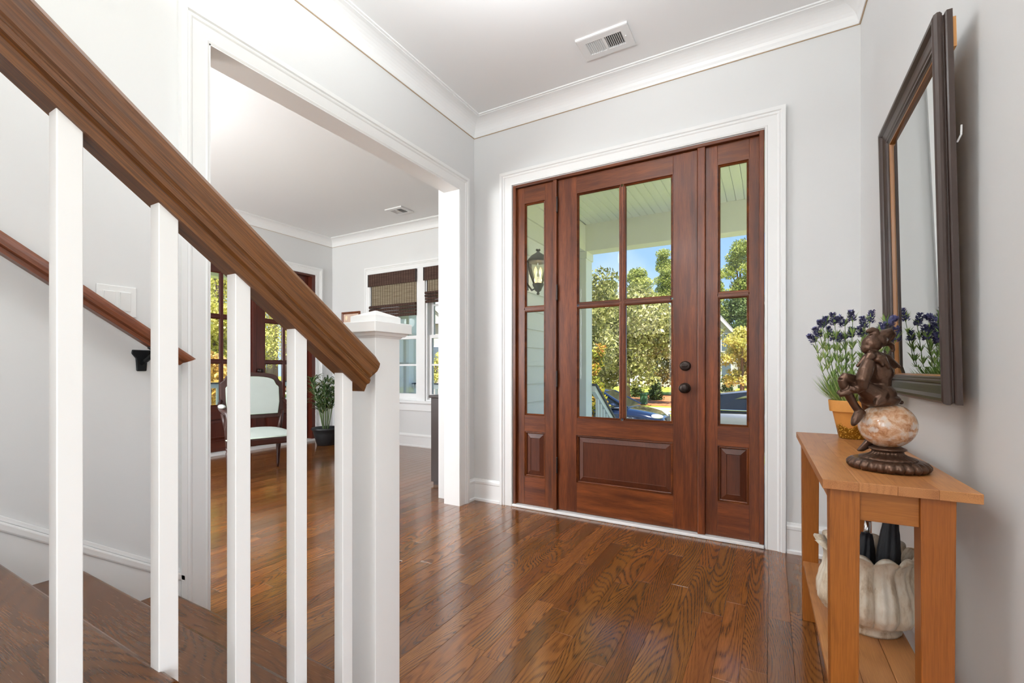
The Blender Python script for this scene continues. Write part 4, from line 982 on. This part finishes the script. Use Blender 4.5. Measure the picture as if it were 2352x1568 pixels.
# ------------------------------------------------------------------ porch
M['siding'] = plain('grey_siding_paint', lin(238, 237, 238), .6, noise=.02)
M['porch_white'] = plain('porch_white_paint', lin(244, 243, 239), .5, noise=.02)
M['bead'] = plain('pale_green_beadboard', lin(240, 243, 236), .55, noise=.02)
M['deck'] = plain('grey_porch_deck', lin(216, 212, 208), .6, noise=.05)
M['rail_cap'] = plain('dark_rail_cap', lin(72, 74, 78), .5)
PY, PXW, PZ = 5.85, -8.2, -.06
struct(MB().box(PXW-.25, -1.3, GZ, XS-.14, PY+.2, PZ).box(XS-.14, YS+.14, GZ, -2.2, PY+.2, PZ).box(-2.2, YF+.14, GZ, 3.2, PY+.2, PZ).build('porch_floor', 'deck'), 'grey painted deck of the wrap-around porch')
rf = struct(MB().box(PXW-.3, -1.4, 2.96, XS-.14, PY+.35, 3.25).box(XS-.14, YS+.14, 2.96, -2.2, PY+.35, 3.25).box(-2.2, YF+.14, 2.965, 3.3, PY+.35, 3.25).build('porch_roof', 'bead'), 'pale porch roof over the front steps')
bw = .0889; k = 0; me = None
xx = -2.12
while xx < 2.4:
    if me is None:
        o = MB().prism([(.001, 0), (bw-.001, 0), (bw-.001, .012), (bw-.006, .012), (bw-.007, .018), (.007, .018), (.006, .012), (.001, .012)][::-1], 'Y', -1.30, 1.30).build('ceiling_board', 'bead', rf)
        o.data.transform(Matrix.Scale(-1, 4, (0, 0, 1))); fixnormals(o.data)
        me = o.data
    else:
        o = bpy.data.objects.new('ceiling_board', me); COL.objects.link(o); o.parent = rf
    o.location = (xx, 4.49, 2.965); xx += bw
struct(MB().box(-2.33, PY-.11, 2.60, 3.2, PY+.11, 2.95).build('beam_front', 'porch_white'), 'white porch beam seen through the top panes of the front door')
struct(MB().box(-2.33, YS+.14, 2.60, -2.13, PY-.11, 2.95).build('beam_return', 'porch_white'), 'short white porch beam returning to the study corner')
struct(MB().box(PXW-.11, PY-.11, 2.60, -2.33, PY+.11, 2.95).build('beam_study', 'porch_white'), 'white porch beam in front of the study windows')
struct(MB().box(PXW-.11, -1.3, 2.60, PXW+.11, PY-.11, 2.95).build('beam_west', 'porch_white'), 'white porch beam outside the study double doors')
def column(x_, y_, label):
    o = thing('porch_column', label, 'column', (x_, y_, PZ), group='square white porch columns', world=True)
    box('shaft', 'porch_white', (x_-.115, y_-.115, PZ), (x_+.115, y_+.115, 2.60), o, .004)
    MB().box(x_-.135, y_-.135, PZ, x_+.135, y_+.135, PZ+.16).build('plinth', 'porch_white', o, bevel=.006)
    MB().box(x_-.13, y_-.13, 2.50, x_+.13, y_+.13, 2.60).build('capital', 'porch_white', o, bevel=.006)
column(-2.235, PY, 'square white porch column seen at the left edge of the front door panes')
column(-5.32, PY+.0, 'square porch column in front of the study window nearest the corner')
column(PXW, PY, 'square porch column at the corner outside the study double doors')
column(PXW, 1.9, 'square porch column outside the double doors, hidden behind the opening casing')
column(1.9, PY, 'square porch column right of the front door, hidden by the wall')
# lap siding on the study's outer wall
ws_ = struct(MB().box(-2.21, YF+.14, GZ, -2.198, YS+.14, 2.96).build('wall_siding', 'siding'), 'grey lap siding beside the porch')
for i in range(16):
    z = -.06+.19*i
    if z > 2.9: break
    MB().prism([(-2.198, z), (-2.170, z), (-2.192, z+.190), (-2.198, z+.190)], 'Y', YF+.141, YS+.14).build('siding_board', 'siding', ws_)
def porch_railing(label, axis, fixed, a, b):
    o = thing('porch_railing', label, 'railing', ((fixed, (a+b)/2, PZ) if axis == 'Y' else ((a+b)/2, fixed, PZ)), group='white porch railings', world=True)
    f = lambda u0, u1, w0, w1, z0, z1: ((fixed+w0, u0, z0), (fixed+w1, u1, z1)) if axis == 'Y' else ((u0, fixed+w0, z0), (u1, fixed+w1, z1))
    box('cap', 'rail_cap', *f(a, b, -.06, .06, .795, .815), o); box('top_rail', 'porch_white', *f(a, b, -.03, .03, .72, .795), o); box('bottom_rail', 'porch_white', *f(a, b, -.03, .03, .02, .08), o)
    u = a+.06
    while u < b-.05:
        box('spindle', 'porch_white', *f(u, u+.038, -.019, .019, .08, .72), o); u += .13
porch_railing('white porch railing with a dark cap outside the study double doors', 'Y', PXW, 2.02, PY-.13)
porch_railing('white porch railing with a dark cap outside the study windows', 'X', PY, -5.19, -2.36)
porch_railing('white porch railing left of the column outside the study windows', 'X', PY, -8.08, -5.45)
sr = thing('step_railing', 'white sloping railing with a dark cap beside the front porch steps', 'railing', (-2.10, PY+.2, PZ), world=True)
def slope(y): return .86-.62*(y-PY-.1)
MB().prism([(PY+.12, slope(PY+.12)), (PY+1.6, slope(PY+1.6)), (PY+1.6, slope(PY+1.6)-.035), (PY+.12, slope(PY+.12)-.035)], 'X', -2.16, -2.05).build('cap', 'rail_cap', sr)
MB().prism([(PY+.12, slope(PY+.12)-.035), (PY+1.6, slope(PY+1.6)-.035), (PY+1.6, slope(PY+1.6)-.115), (PY+.12, slope(PY+.12)-.115)], 'X', -2.135, -2.075).build('top_rail', 'porch_white', sr)
MB().prism([(PY+.22, slope(PY+.22)-.70), (PY+1.6, slope(PY+1.6)-.70), (PY+1.6, slope(PY+1.6)-.78), (PY+.22, slope(PY+.22)-.78)], 'X', -2.135, -2.075).build('bottom_rail', 'porch_white', sr)
for i in range(10):
    y = PY+.27+.13*i; box('spindle', 'porch_white', (-2.124, y, slope(y)-.72), (-2.086, y+.038, slope(y+.04)-.10), sr)
box('end_post', 'porch_white', (-2.17, PY+1.6, GZ), (-2.04, PY+1.73, slope(PY+1.6)+.05), sr)
stp = thing('porch_steps', 'grey porch steps down to the garden', None, (-.9, PY+.2, GZ), kind='structure', world=True)
for i in range(5): box('step', 'deck', (-2.03, PY+.2+.28*i, GZ), (.2, PY+.2+.28*(i+1), PZ-.17*(i+1)), stp)

# lantern
M['lantern_glass'] = glass('seeded_lantern_glass', (.93, .90, .82, 1), 1.6)
M['bulb'] = plain('amber_bulb', lin(255, 220, 170), .3, emit=(1, .72, .38, 1), estr=1.2)
ln = thing('wall_lantern', 'aged bronze wall lantern with a clear glass globe on the porch siding', 'lantern', (-2.19, 4.16, 2.0), world=True)
c = (-2.03, 4.12, 0)
M['aged'] = plain('aged_bronze', lin(92, 88, 78), .5, metal=.3, noise=.2, nscale=20)
box('back_plate', 'aged', (-2.180, 4.06, 1.85), (-2.165, 4.18, 2.16), ln, .006)
MB().tube([(-2.168, 4.12, 1.93), (-2.10, 4.12, 1.84), (-2.05, 4.12, 1.86), (-2.03, 4.12, 1.885)], .010, 8).build('arm', 'aged', ln, True)
MB().lathe([(.105, 2.115), (.110, 2.125), (.100, 2.145), (.070, 2.180), (.030, 2.205), (.020, 2.212), (.012, 2.222)], 28, c).build('hood', 'aged', ln, True)
for da in range(3): MB().ell((c[0]+.014*math.cos(da*2.1), c[1]+.014*math.sin(da*2.1), 2.236), (.012, .012, .013), 10, 8).build('finial', 'aged', ln, True)
MB().lathe([(.050, 1.895), (.066, 1.94), (.088, 2.00), (.098, 2.06), (.100, 2.115)], 28, c, caps=False).build('globe', 'lantern_glass', ln, True)
MB().lathe([(.012, 1.79), (.016, 1.80), (.010, 1.815), (.030, 1.83), (.040, 1.855), (.056, 1.885), (.056, 1.90), (.02, 1.905)], 24, c).build('base_cup', 'aged', ln, True)
light('lantern_light', 'POINT', (-2.03, 4.12, 2.0), .8, (1, .86, .66), size=.06)
for dx in (-.025, .025): MB().lathe([(.009, 1.90), (.009, 1.99), (.016, 2.015), (.014, 2.04), (.002, 2.07)], 12, (c[0]+dx*.6, c[1]+dx, 0)).build('bulb', 'bulb', ln, True)

# ------------------------------------------------------------------ grounds
def ground(name, lab, mat, x0, x1, y0, y1, z, th=.05): return struct(MB().box(x0, y0, z-th, x1, y1, z).build(name, mat), lab)
def grassmat(name, a, b, sc):
    m, nt = newmat(name); g = G(nt); tc = g.n('TexCoord').outputs['Object']
    n = g.n('TexNoise', None, Vector=tc, Scale=sc, Detail=8., Roughness=.75).outputs['Fac']
    g.out(g.bsdf(Base_Color=g.mix(g.ramp(n, [(.35, 0.), (.65, 1.)]), a, b), Roughness=.9, Specular_IOR_Level=.1).outputs[0]); return m
M['grass'] = grassmat('lawn_grass', lin(118, 132, 46), lin(176, 180, 84), 1.2)
M['mulch'] = grassmat('pine_straw', lin(140, 84, 52), lin(196, 136, 98), 2.5)
M['asphalt'] = grassmat('asphalt', lin(120, 118, 116), lin(142, 140, 138), 6.)
M['concrete'] = grassmat('concrete_path', lin(206, 196, 182), lin(222, 214, 202), 3.)
ground('lawn', 'green lawn around the house and across the street', 'grass', -120, 80, -30, 140, GZ, .3)
ground('street', 'grey asphalt street where the cars are parked', 'asphalt', -120, 80, 12.4, 20.6, GZ+.02)
ground('sidewalk', 'pale concrete sidewalk beyond the parked cars', 'concrete', -120, 80, 23.4, 25.0, GZ+.03)
ground('mulch_bed', 'brown pine straw bed across the street', 'mulch', -60, 40, 26.4, 37.5, GZ+.04)
ground('path_far', 'pale path in front of the houses across the street', 'concrete', -60, 40, 66, 70, GZ+.03)

# ------------------------------------------------------------------ trees and shrubs
M['bark'] = plain('grey_bark', lin(112, 96, 82), .9, noise=.35, nscale=9)
M['pinebark'] = plain('pine_bark', lin(132, 100, 78), .9, noise=.35, nscale=9)
M['oakleaf'] = leafmat('live_oak_leaves', [(0, lin(86, 92, 44)), (.4, lin(140, 142, 76)), (.75, lin(190, 184, 120)), (1, lin(238, 230, 196))], .55, .3)
M['pineleaf'] = leafmat('pine_needles', [(0, lin(88, 104, 44)), (.5, lin(150, 160, 76)), (1, lin(206, 204, 124))], .55, .3)
M['limeleaf'] = leafmat('lime_leaves', [(0, lin(124, 130, 56)), (.5, lin(200, 194, 96)), (1, lin(246, 232, 160))], .55, .4)
M['autumn'] = leafmat('autumn_leaves', [(0, lin(150, 114, 56)), (.5, lin(214, 174, 92)), (1, lin(240, 214, 150))], .55, .4)
M['nandina'] = leafmat('photinia_leaves', [(0, lin(96, 112, 34)), (.45, lin(170, 172, 62)), (.75, lin(206, 168, 74)), (1, lin(196, 112, 62))], .5, .35)
M['darkgreen'] = leafmat('evergreen_leaves', [(0, lin(40, 58, 28)), (.6, lin(78, 98, 48)), (1, lin(128, 140, 78))], .55, .2)
def leaves(name, mat, parent, centers, radii, n, size, flat=1.0, jit=.5):
    """n leaf quads scattered through a set of blobs (biased to the outside)"""
    centers = np.array(centers); radii = np.array(radii); w = (radii**2.2).reshape(-1); w = w/w.sum()
    idx = RNG.choice(len(centers), n, p=w); d = RNG.normal(size=(n, 3)); d /= np.linalg.norm(d, axis=1)[:, None]
    rr = RNG.random(n)**.45
    c = centers[idx]+d*(radii[idx]*rr)[:, None]*np.array([1, 1, flat])
    u = RNG.normal(size=(n, 3)); u /= np.linalg.norm(u, axis=1)[:, None]; v = np.cross(u, RNG.normal(size=(n, 3))); v /= np.linalg.norm(v, axis=1)[:, None]
    s = (size*(1-jit+2*jit*RNG.random(n)))[:, None]
    V = np.stack([c-u*s*.5, c+v*s*.28, c+u*s*.5, c-v*s*.28], 1).reshape(-1, 3)
    me = bpy.data.meshes.new(name); me.vertices.add(n*4); me.vertices.foreach_set('co', V.astype(np.float32).ravel())
    me.loops.add(n*4); me.loops.foreach_set('vertex_index', np.arange(n*4, dtype=np.int32)); me.polygons.add(n)
    me.polygons.foreach_set('loop_start', np.arange(0, n*4, 4, dtype=np.int32))
    try: me.polygons.foreach_set('loop_total', np.full(n, 4, dtype=np.int32))
    except Exception: pass
    me.update(calc_edges=True)
    cl = RNG.random(len(centers))[idx]*.45; at = me.attributes.new('rnd', 'FLOAT', 'FACE'); at.data.foreach_set('value', np.clip(cl+RNG.random(n)*.6, 0, 1).astype(np.float32))
    me.materials.append(M[mat]); o = bpy.data.objects.new(name, me); COL.objects.link(o); o.parent = parent; return o
def ray_xy(px, t): u = (px-1176)/1050; return (t*(-SN+CS*u), t*(CS+SN*u))
def tree(name, label, px, t, h, cr, mat, n, size, kind='round', group='trees around the street', bark='bark', low=.25):
    x_, y_ = ray_xy(px, t); o = thing(name, label, 'tree', (x_, y_, GZ), group=group)
    cs, rs = [], []
    if kind == 'pine':
        for k in range(22):
            q = .42+.58*k/21; a = random.random()*2*PI; rad = cr*(1.08-q)*1.3*random.random(); cs.append((rad*math.cos(a), rad*math.sin(a), h*q*.97)); rs.append(cr*(.24+.2*random.random())*(1.25-.6*q))
        fl_ = .6
    else:
        for k in range(26):
            a = random.random()*2*PI; el = random.random(); rad = cr*.72*math.sqrt(random.random()); zz = h*(low+(1-low)*(.12+.80*el)); rad *= math.sqrt(max(.08, 1-(2*(el-.42))**2*.8))
            cs.append((rad*math.cos(a), rad*math.sin(a), zz)); rs.append(cr*(.24+.2*random.random()))
        fl_ = .85
    tr = MB().tube([(0, 0, 0), (.05*h*.1, 0, h*.3), (0, .02*h, h*.6), (0, 0, h*.9)], [h*.022+.05, h*.018+.03, h*.012, .03], 9).build('trunk', bark, o, True)
    for k in range(7):
        cc = cs[random.randrange(len(cs))]; b0 = (0, 0, h*(.25+.35*random.random())); m_ = ((cc[0]+b0[0])*.5, (cc[1]+b0[1])*.5, (cc[2]+b0[2])*.5+.1*h*.3)
        MB().tube([b0, m_, cc], [h*.009, h*.006, .02], 6).build('branch', bark, tr, True)
    leaves('crown', mat, o, cs, rs, n, size, fl_); return o
tree('live_oak', 'dense silvery green live oak filling the lower panes of the front door', 1440, 26, 6.3, 4.3, 'oakleaf', 32000, .20, low=.16)
tree('live_oak', 'ragged topped oak behind the porch column', 1352, 20, 6.6, 2.0, 'oakleaf', 9000, .15, low=.28)
tree('live_oak', 'smaller silvery oak below the grey roof across the street', 1560, 36, 6.8, 3.6, 'oakleaf', 15000, .22, low=.12)
pn = 'pines beyond the houses'
for i, (px, t, h, cr, lb) in enumerate(((1395, 74, 16.5, 5.0, 'tall pine behind the oak in the left panes of the front door'), (1465, 78, 19, 6.6, 'tall bright pine left in the upper right pane of the front door'), (1528, 94, 26.5, 6.8, 'tallest pine at the right edge of the upper right pane'),
    (1630, 66, 18, 5.5, 'tall pine behind the stile of the front door'), (1700, 82, 25, 7.0, 'tall pine in the upper pane of the right sidelight'))):
    tree('pine_tree', lb, px, t, h, cr, 'pineleaf', 22000, .34, 'pine', pn, 'pinebark')
tree('golden_tree', 'yellow green tree in the lower pane of the right sidelight', 1704, 30, 4.9, 1.7, 'limeleaf', 6000, .18, low=.15)
tree('dark_tree', 'dark green tree behind the golden tree in the right sidelight', 1697, 60, 12, 3.2, 'darkgreen', 9000, .28, low=.1)
wg = 'trees west of the porch'
for i, (px, t, h, cr, mt, kd, lb) in enumerate(((490, 22, 9.2, 3.0, 'limeleaf', 'round', 'yellow green tree in the left leaf of the study double doors'), (440, 38, 16, 4.0, 'pineleaf', 'pine', 'pine behind the yellow green tree outside the double doors'),
    (545, 30, 11, 3.4, 'limeleaf', 'round', 'bright tree between the two leaves of the study double doors'), (625, 39, 19.5, 4.6, 'limeleaf', 'round', 'tall bright tree in the right leaf of the study double doors'), (660, 50, 25, 5.2, 'pineleaf', 'pine', 'tall pine behind the right leaf of the study double doors'),
    (600, 62, 27, 6.0, 'pineleaf', 'pine', 'far pine above the armchair outside the double doors'))):
    tree('garden_tree', lb, px, t, h, cr, mt, 14000, .17 if kd == 'round' else .26, kd, wg, low=.15)
for px, lb in ((472, 'orange autumn shrub behind the porch railing, left of the chair'), (512, 'orange autumn shrub behind the porch railing, beside the chair back')):
    tree('autumn_shrub', lb, px, 16 if px < 500 else 19.5, 2.7, .95, 'autumn', 2500, .16, group=wg, low=.1)
def shrub(name, label, px, t, h, cr, mat, n, size, group='shrubs in the garden'):
    x_, y_ = ray_xy(px, t); o = thing(name, label, 'shrub', (x_, y_, GZ), group=group); cs, rs = [], []
    for k in range(26):
        q = k/25; a = random.random()*2*PI; w = cr*(.55 if q < .5 else .55-.4*(q-.5)*1.6); cs.append((w*math.cos(a)*random.random(), w*math.sin(a)*random.random(), h*(.08+.86*q))); rs.append(cr*(.42-.15*q))
    for k in range(5): MB().tube([(0, 0, 0), (cs[k*4+3][0]*.5, cs[k*4+3][1]*.5, h*.3), cs[k*4+3]], [.015, .012, .006], 5).build('stem', 'bark', o, True)
    leaves('foliage', mat, o, cs, rs, n, size, 1.1)
shrub('flame_shrub', 'tall yellow and red leaved shrub beside the porch steps', 1369, 8.9, 2.6, .46, 'nandina', 7000, .06)
shrub('conical_evergreen', 'dark green spiky evergreen in the pine straw bed', 1505, 30, 1.35, .8, 'darkgreen', 2500, .14)
shrub('clipped_shrub', 'low dark round shrub left in the pine straw bed', 1461, 33, 1.0, .8, 'darkgreen', 2000, .12)
shrub('dark_shrub', 'dark shrub beyond the silver car in the right sidelight', 1668, 34, 1.5, .8, 'darkgreen', 2000, .13)

# ------------------------------------------------------------------ houses across the street
M['house_white'] = plain('white_house_siding', lin(180, 175, 168), .7, noise=.03)
M['house_roof'] = plain('grey_shingles', lin(150, 146, 148), .85, noise=.12, nscale=3)
M['house_glass'] = plain('dark_house_window', lin(86, 98, 112), .12)
def house(label, px, t, w, d, hw, hr, rz, wins, gable_front=False, porch=False):
    x_, y_ = ray_xy(px, t); o = thing('house', label, 'house', (x_, y_, GZ), rz, group='houses nearby')
    if gable_front:
        MB().prism([(-w/2, 0), (w/2, 0), (w/2, hw), (0, hr), (-w/2, hw)], 'Y', 0, d).build('walls', 'house_white', o)
        r = MB()
        for s in (-1, 1): r.prism([(0, hr+.05), (s*(w/2+.4), hw-.35*(hr-hw)/(w/2)), (s*(w/2+.4), hw-.35*(hr-hw)/(w/2)+.18), (0, hr+.25)], 'Y', -.4, d+.4)
        r.build('roof', 'house_roof', o)
        for s in (-1, 1): MB().prism([(0, hr-.25), (s*(w/2+.38), hw-.35*(hr-hw)/(w/2)-.22), (s*(w/2+.38), hw-.35*(hr-hw)/(w/2)+.03), (0, hr+.03)], 'Y', -.42, -.30).build('bargeboard', 'porch_white', o)
    else:
        MB().box(-w/2, 0, 0, w/2, d, hw).build('walls', 'house_white', o)
        MB().prism([(-.5, hw), (d+.5, hw), (d/2, hr)], 'X', -w/2-.4, w/2+.4).build('roof', 'house_roof', o)
        MB().prism([(-1.6, hw), (1.6, hw), (0, hw+1.5)], 'Y', -.3, d*.4).build('dormer', 'house_white', o)
        for s in (-1, 1): MB().prism([(0, hw+1.55), (s*1.9, hw-.25), (s*1.9, hw-.05), (0, hw+1.8)], 'Y', -.5, d*.42).build('dormer_roof', 'porch_white', o)
    for (wx_, wz_, ww, wh) in wins:
        f = box('window', 'porch_white', (wx_-ww/2-.08, -.05, wz_-.08), (wx_+ww/2+.08, -.005, wz_+wh+.08), o)
        box('pane', 'house_glass', (wx_-ww/2, -.07, wz_), (wx_+ww/2, -.05, wz_+wh), f)
    if porch:
        for i in range(6): box('step', 'porch_white', (-1.0, -1.8+.3*i, 0), (1.0, -1.5+.3*i, .2*(i+1)), o)
        for s in (-1.1, 1.1):
            MB().prism([(-1.9, .9), (0, 2.1), (0, 2.2), (-1.9, 1.0)], 'X', s-.05, s+.05).build('stair_rail', 'porch_white', o)
            for i in range(7): box('spindle', 'porch_white', (s-.03, -1.8+.28*i, .2*i), (s+.03, -1.74+.28*i, 1.0+.18*i), o)
house('white house with a long grey roof behind the oak across the street', 1462, 54, 12, 8, 5.6, 8.7, 0, [(-4, 1.2, 1, 1.8), (-1.2, 3.6, 1, 1.6), (2, 1.2, 1, 1.8), (4.5, 3.6, 1, 1.6)], porch=True)
house('tall white gabled house in the lower pane of the right sidelight', 1642, 44, 3.2, 7, 5.6, 7.6, 0, [(1.0, 3.8, .8, 1.6), (-1, 1.0, .9, 1.7), (1.0, 1.0, .8, 1.7)], True)
house('white gabled house at the far edge of the right sidelight', 1756, 47, 3.0, 7, 6.4, 8.9, 0, [(-1.2, 3.8, .8, 1.6), (-1.2, 1.0, .8, 1.7)], True)
house('white neighbouring house beyond the study windows', 985, 36, 14, 8, 5.6, 8.2, .64, [(-4, 2.2, .9, 1.6), (-2, 2.2, .9, 1.6), (.5, 2.2, .9, 1.6), (3.2, 2.2, .9, 1.6)])
tree('garden_tree', 'pale tree above the neighbouring roof in the study windows', 1016, 56, 17, 4.0, 'pineleaf', 6000, .4, 'pine', wg)
tree('garden_tree', 'small bright palm-like tree outside the study window by the jamb', 1019, 14, 2.7, .6, 'limeleaf', 900, .14, group=wg, low=.5)

# ------------------------------------------------------------------ cars
M['tyre'] = plain('tyre_rubber', lin(26, 26, 28), .8); M['alloy'] = plain('alloy_wheel', (.5, .5, .52, 1), .3, metal=.8)
M['car_glass'] = plain('tinted_car_glass', lin(22, 27, 34), .1, spec=.4); M['lens'] = plain('headlamp_lens', lin(232, 236, 240), .08, spec=.8, emit=(1, 1, 1, 1), estr=.0)
M['car_trim'] = plain('black_car_trim', lin(20, 20, 22), .4)
def car(label, loc, rz, paint, L, W_, H_, suv):
    o = thing('car', label, 'car', loc, rz, group='cars parked along the street')
    hb = .62 if suv else .58; hood = .98 if suv else .90; belt = 1.02 if suv else .94; trunk = 1.05 if suv else 1.0
    # side stations: x, bottom, top, half width  (front is +x)
    stn = [(-L/2, .42, .80, .70), (-L/2+.10, .30, trunk, .84), (-L/2+.7, .24, belt+.02, .90), (-.6, .22, belt, W_/2), (.5, .22, belt-.01, W_/2), (1.1, .22, hood+.05, W_/2), (1.45, .23, hood+.02, W_/2-.01), (L/2-.45, .26, hood-.06, .86), (L/2-.12, .28, hood-.18, .76), (L/2, .36, .62, .62)]
    ring = [(-1, 0), (-1.0, .25), (-1.0, .55), (-.97, .80), (-.88, .95), (-.6, 1.0), (0, 1.02), (.6, 1.0), (.88, .95), (.97, .80), (1.0, .55), (1.0, .25), (1, 0)]
    n = len(ring); vs = []
    for x_, zb, zt, hw in stn: vs += [(x_, p*hw, zb+(zt-zb)*q) for p, q in ring]
    fs = [(i*n+k, i*n+k+1, (i+1)*n+k+1, (i+1)*n+k) for i in range(len(stn)-1) for k in range(n-1)]+[(i*n+n-1, i*n, (i+1)*n, (i+1)*n+n-1) for i in range(len(stn)-1)]+[tuple(range(n-1, -1, -1)), tuple((len(stn)-1)*n+k for k in range(n))]
    bd = MB().add(vs, fs).build('body', paint, o, True); bd.modifiers.new('s', 'SUBSURF').levels = 1; bd.modifiers['s'].render_levels = 2
    # glasshouse
    if suv: gx = [(-L/2+.28, belt+.0, .80), (-L/2+.75, H_-.10, .62), (-.9, H_-.01, .66), (.1, H_, .66), (.75, H_-.10, .62), (1.35, belt+.03, .74)]
    else: gx = [(-L/2+.55, belt+.02, .76), (-1.15, H_-.12, .60), (-.6, H_-.02, .62), (.05, H_, .62), (.55, H_-.08, .58), (1.35, belt+.02, .72)]
    vs = []
    for x_, zt, hw in gx: vs += [(x_, -.86, belt-.06), (x_, -hw, max(zt, belt)), (x_, hw, max(zt, belt)), (x_, .86, belt-.06)]
    fs = [(i*4+k, i*4+k+1, i*4+5+k, i*4+4+k) for i in range(len(gx)-1) for k in range(3)]+[(3, 2, 1, 0), tuple((len(gx)-1)*4+k for k in range(4))]
    MB().add(vs, fs).build('glasshouse', 'car_glass', o)
    vs = []
    for x_, zt, hw in gx[1:-1]: vs += [(x_, -hw-.085, zt-.15), (x_, -hw*.92, zt+.018), (x_, hw*.92, zt+.018), (x_, hw+.085, zt-.15), (x_, 0, zt-.03)]
    k_ = len(gx)-2
    fs = [(i*5+a, i*5+b, i*5+5+b, i*5+5+a) for i in range(k_-1) for a, b in ((0, 1), (1, 2), (2, 3), (3, 4), (4, 0))]+[(4, 3, 2, 1, 0), tuple((k_-1)*5+j for j in range(5))]
    rfp = MB().add(vs, fs).build('roof_panel', paint, o, True)
    for s in (-1, 1):
        for (i, j) in ((0, 1), (5, 4)):
            a, b = gx[i], gx[j]; MB().tube([(a[0], s*.80, belt), (b[0], s*(b[2]+.005), b[1]-.02)], [.045, .04], 6).build('pillar', paint, o)
        xm = -.28; MB().tube([(xm-.04, s*.865, belt-.03), (xm, s*.635, H_-.06)], [.04, .035], 6).build('door_pillar', 'car_trim', o)
        MB().tube([(gx[0][0]+.1, s*.872, belt+.0), (1.25, s*.872, belt-.005)], .012, 6).build('window_trim', 'chrome', o)
        for xh in (.38, -.72): MB().tube([(xh-.1, s*(W_/2+.004), belt-.16), (xh+.1, s*(W_/2+.004), belt-.155)], .018, 8).build('door_handle', 'chrome', o, True)
        MB().ell((.98, s*(W_/2+.06), belt+.06), (.09, .07, .07), 12, 8).build('side_mirror', paint, o, True)
        MB().ell((L/2-.22, s*.62, .70), (.20, .13, .075), 16, 10, Matrix.Rotation(-.45*s, 3, 'Z')).build('headlight', 'lens', o, True)
        MB().ell((-L/2+.10, s*.66, .84), (.10, .16, .07), 14, 8).build('tail_light', 'wallrail', o, True)
        for xw in (L/2-.92, -L/2+.98):
            t_ = MB().lathe([(.20, -.10), (.30, -.11), (.335, -.08), (.335, .08), (.30, .11), (.20, .10)], 28); r_ = MB().lathe([(.02, -.02), (.21, .02), (.215, .098), (.19, .105), (.16, .09), (.05, .10), (.02, .11)], 20)
            f = lambda p: (xw+p[0], s*(W_/2-.10)+s*p[2], .335+p[1])
            w_ = MB().add([f(p) for p in t_.v], t_.f).build('wheel', 'tyre', o, True); MB().add([f(p) for p in r_.v], r_.f).build('rim', 'alloy', w_, True)
    MB().box(L/2-.06, -.32, .42, L/2+.0, .32, .66).build('grille', 'car_trim', o, bevel=.03)
    MB().box(L/2-.14, -.55, .25, L/2-.01, .55, .36).build('lower_grille', 'car_trim', o, bevel=.03)
    return o
M['paint_blue'] = plain('midnight_blue_paint', lin(28, 36, 62), .12, metal=.3, coat=1.); M['paint_silver'] = plain('silver_paint', lin(128, 130, 138), .3, metal=.5, coat=1.)
car('dark blue sedan parked beyond the front door panes', (-4.95, 13.9, GZ+.02), 0, 'paint_blue', 4.7, 1.86, 1.46, False)
car('silver car parked outside the right sidelight', (.35, 13.6, GZ+.02), 0, 'paint_silver', 4.7, 1.88, 1.48, True)
M['bin'] = plain('green_utility', lin(58, 98, 70), .6)
x_, y_ = ray_xy(1479, 26.5)
ub = thing('utility_box', 'small green utility box beside the pine straw bed', 'box', (x_, y_, GZ+.03)); box('cabinet', 'bin', (-.18, -.18, 0), (.18, .18, .55), ub, .02); box('lid', 'bin', (-.21, -.21, .55), (.21, .21, .62), ub, .02)
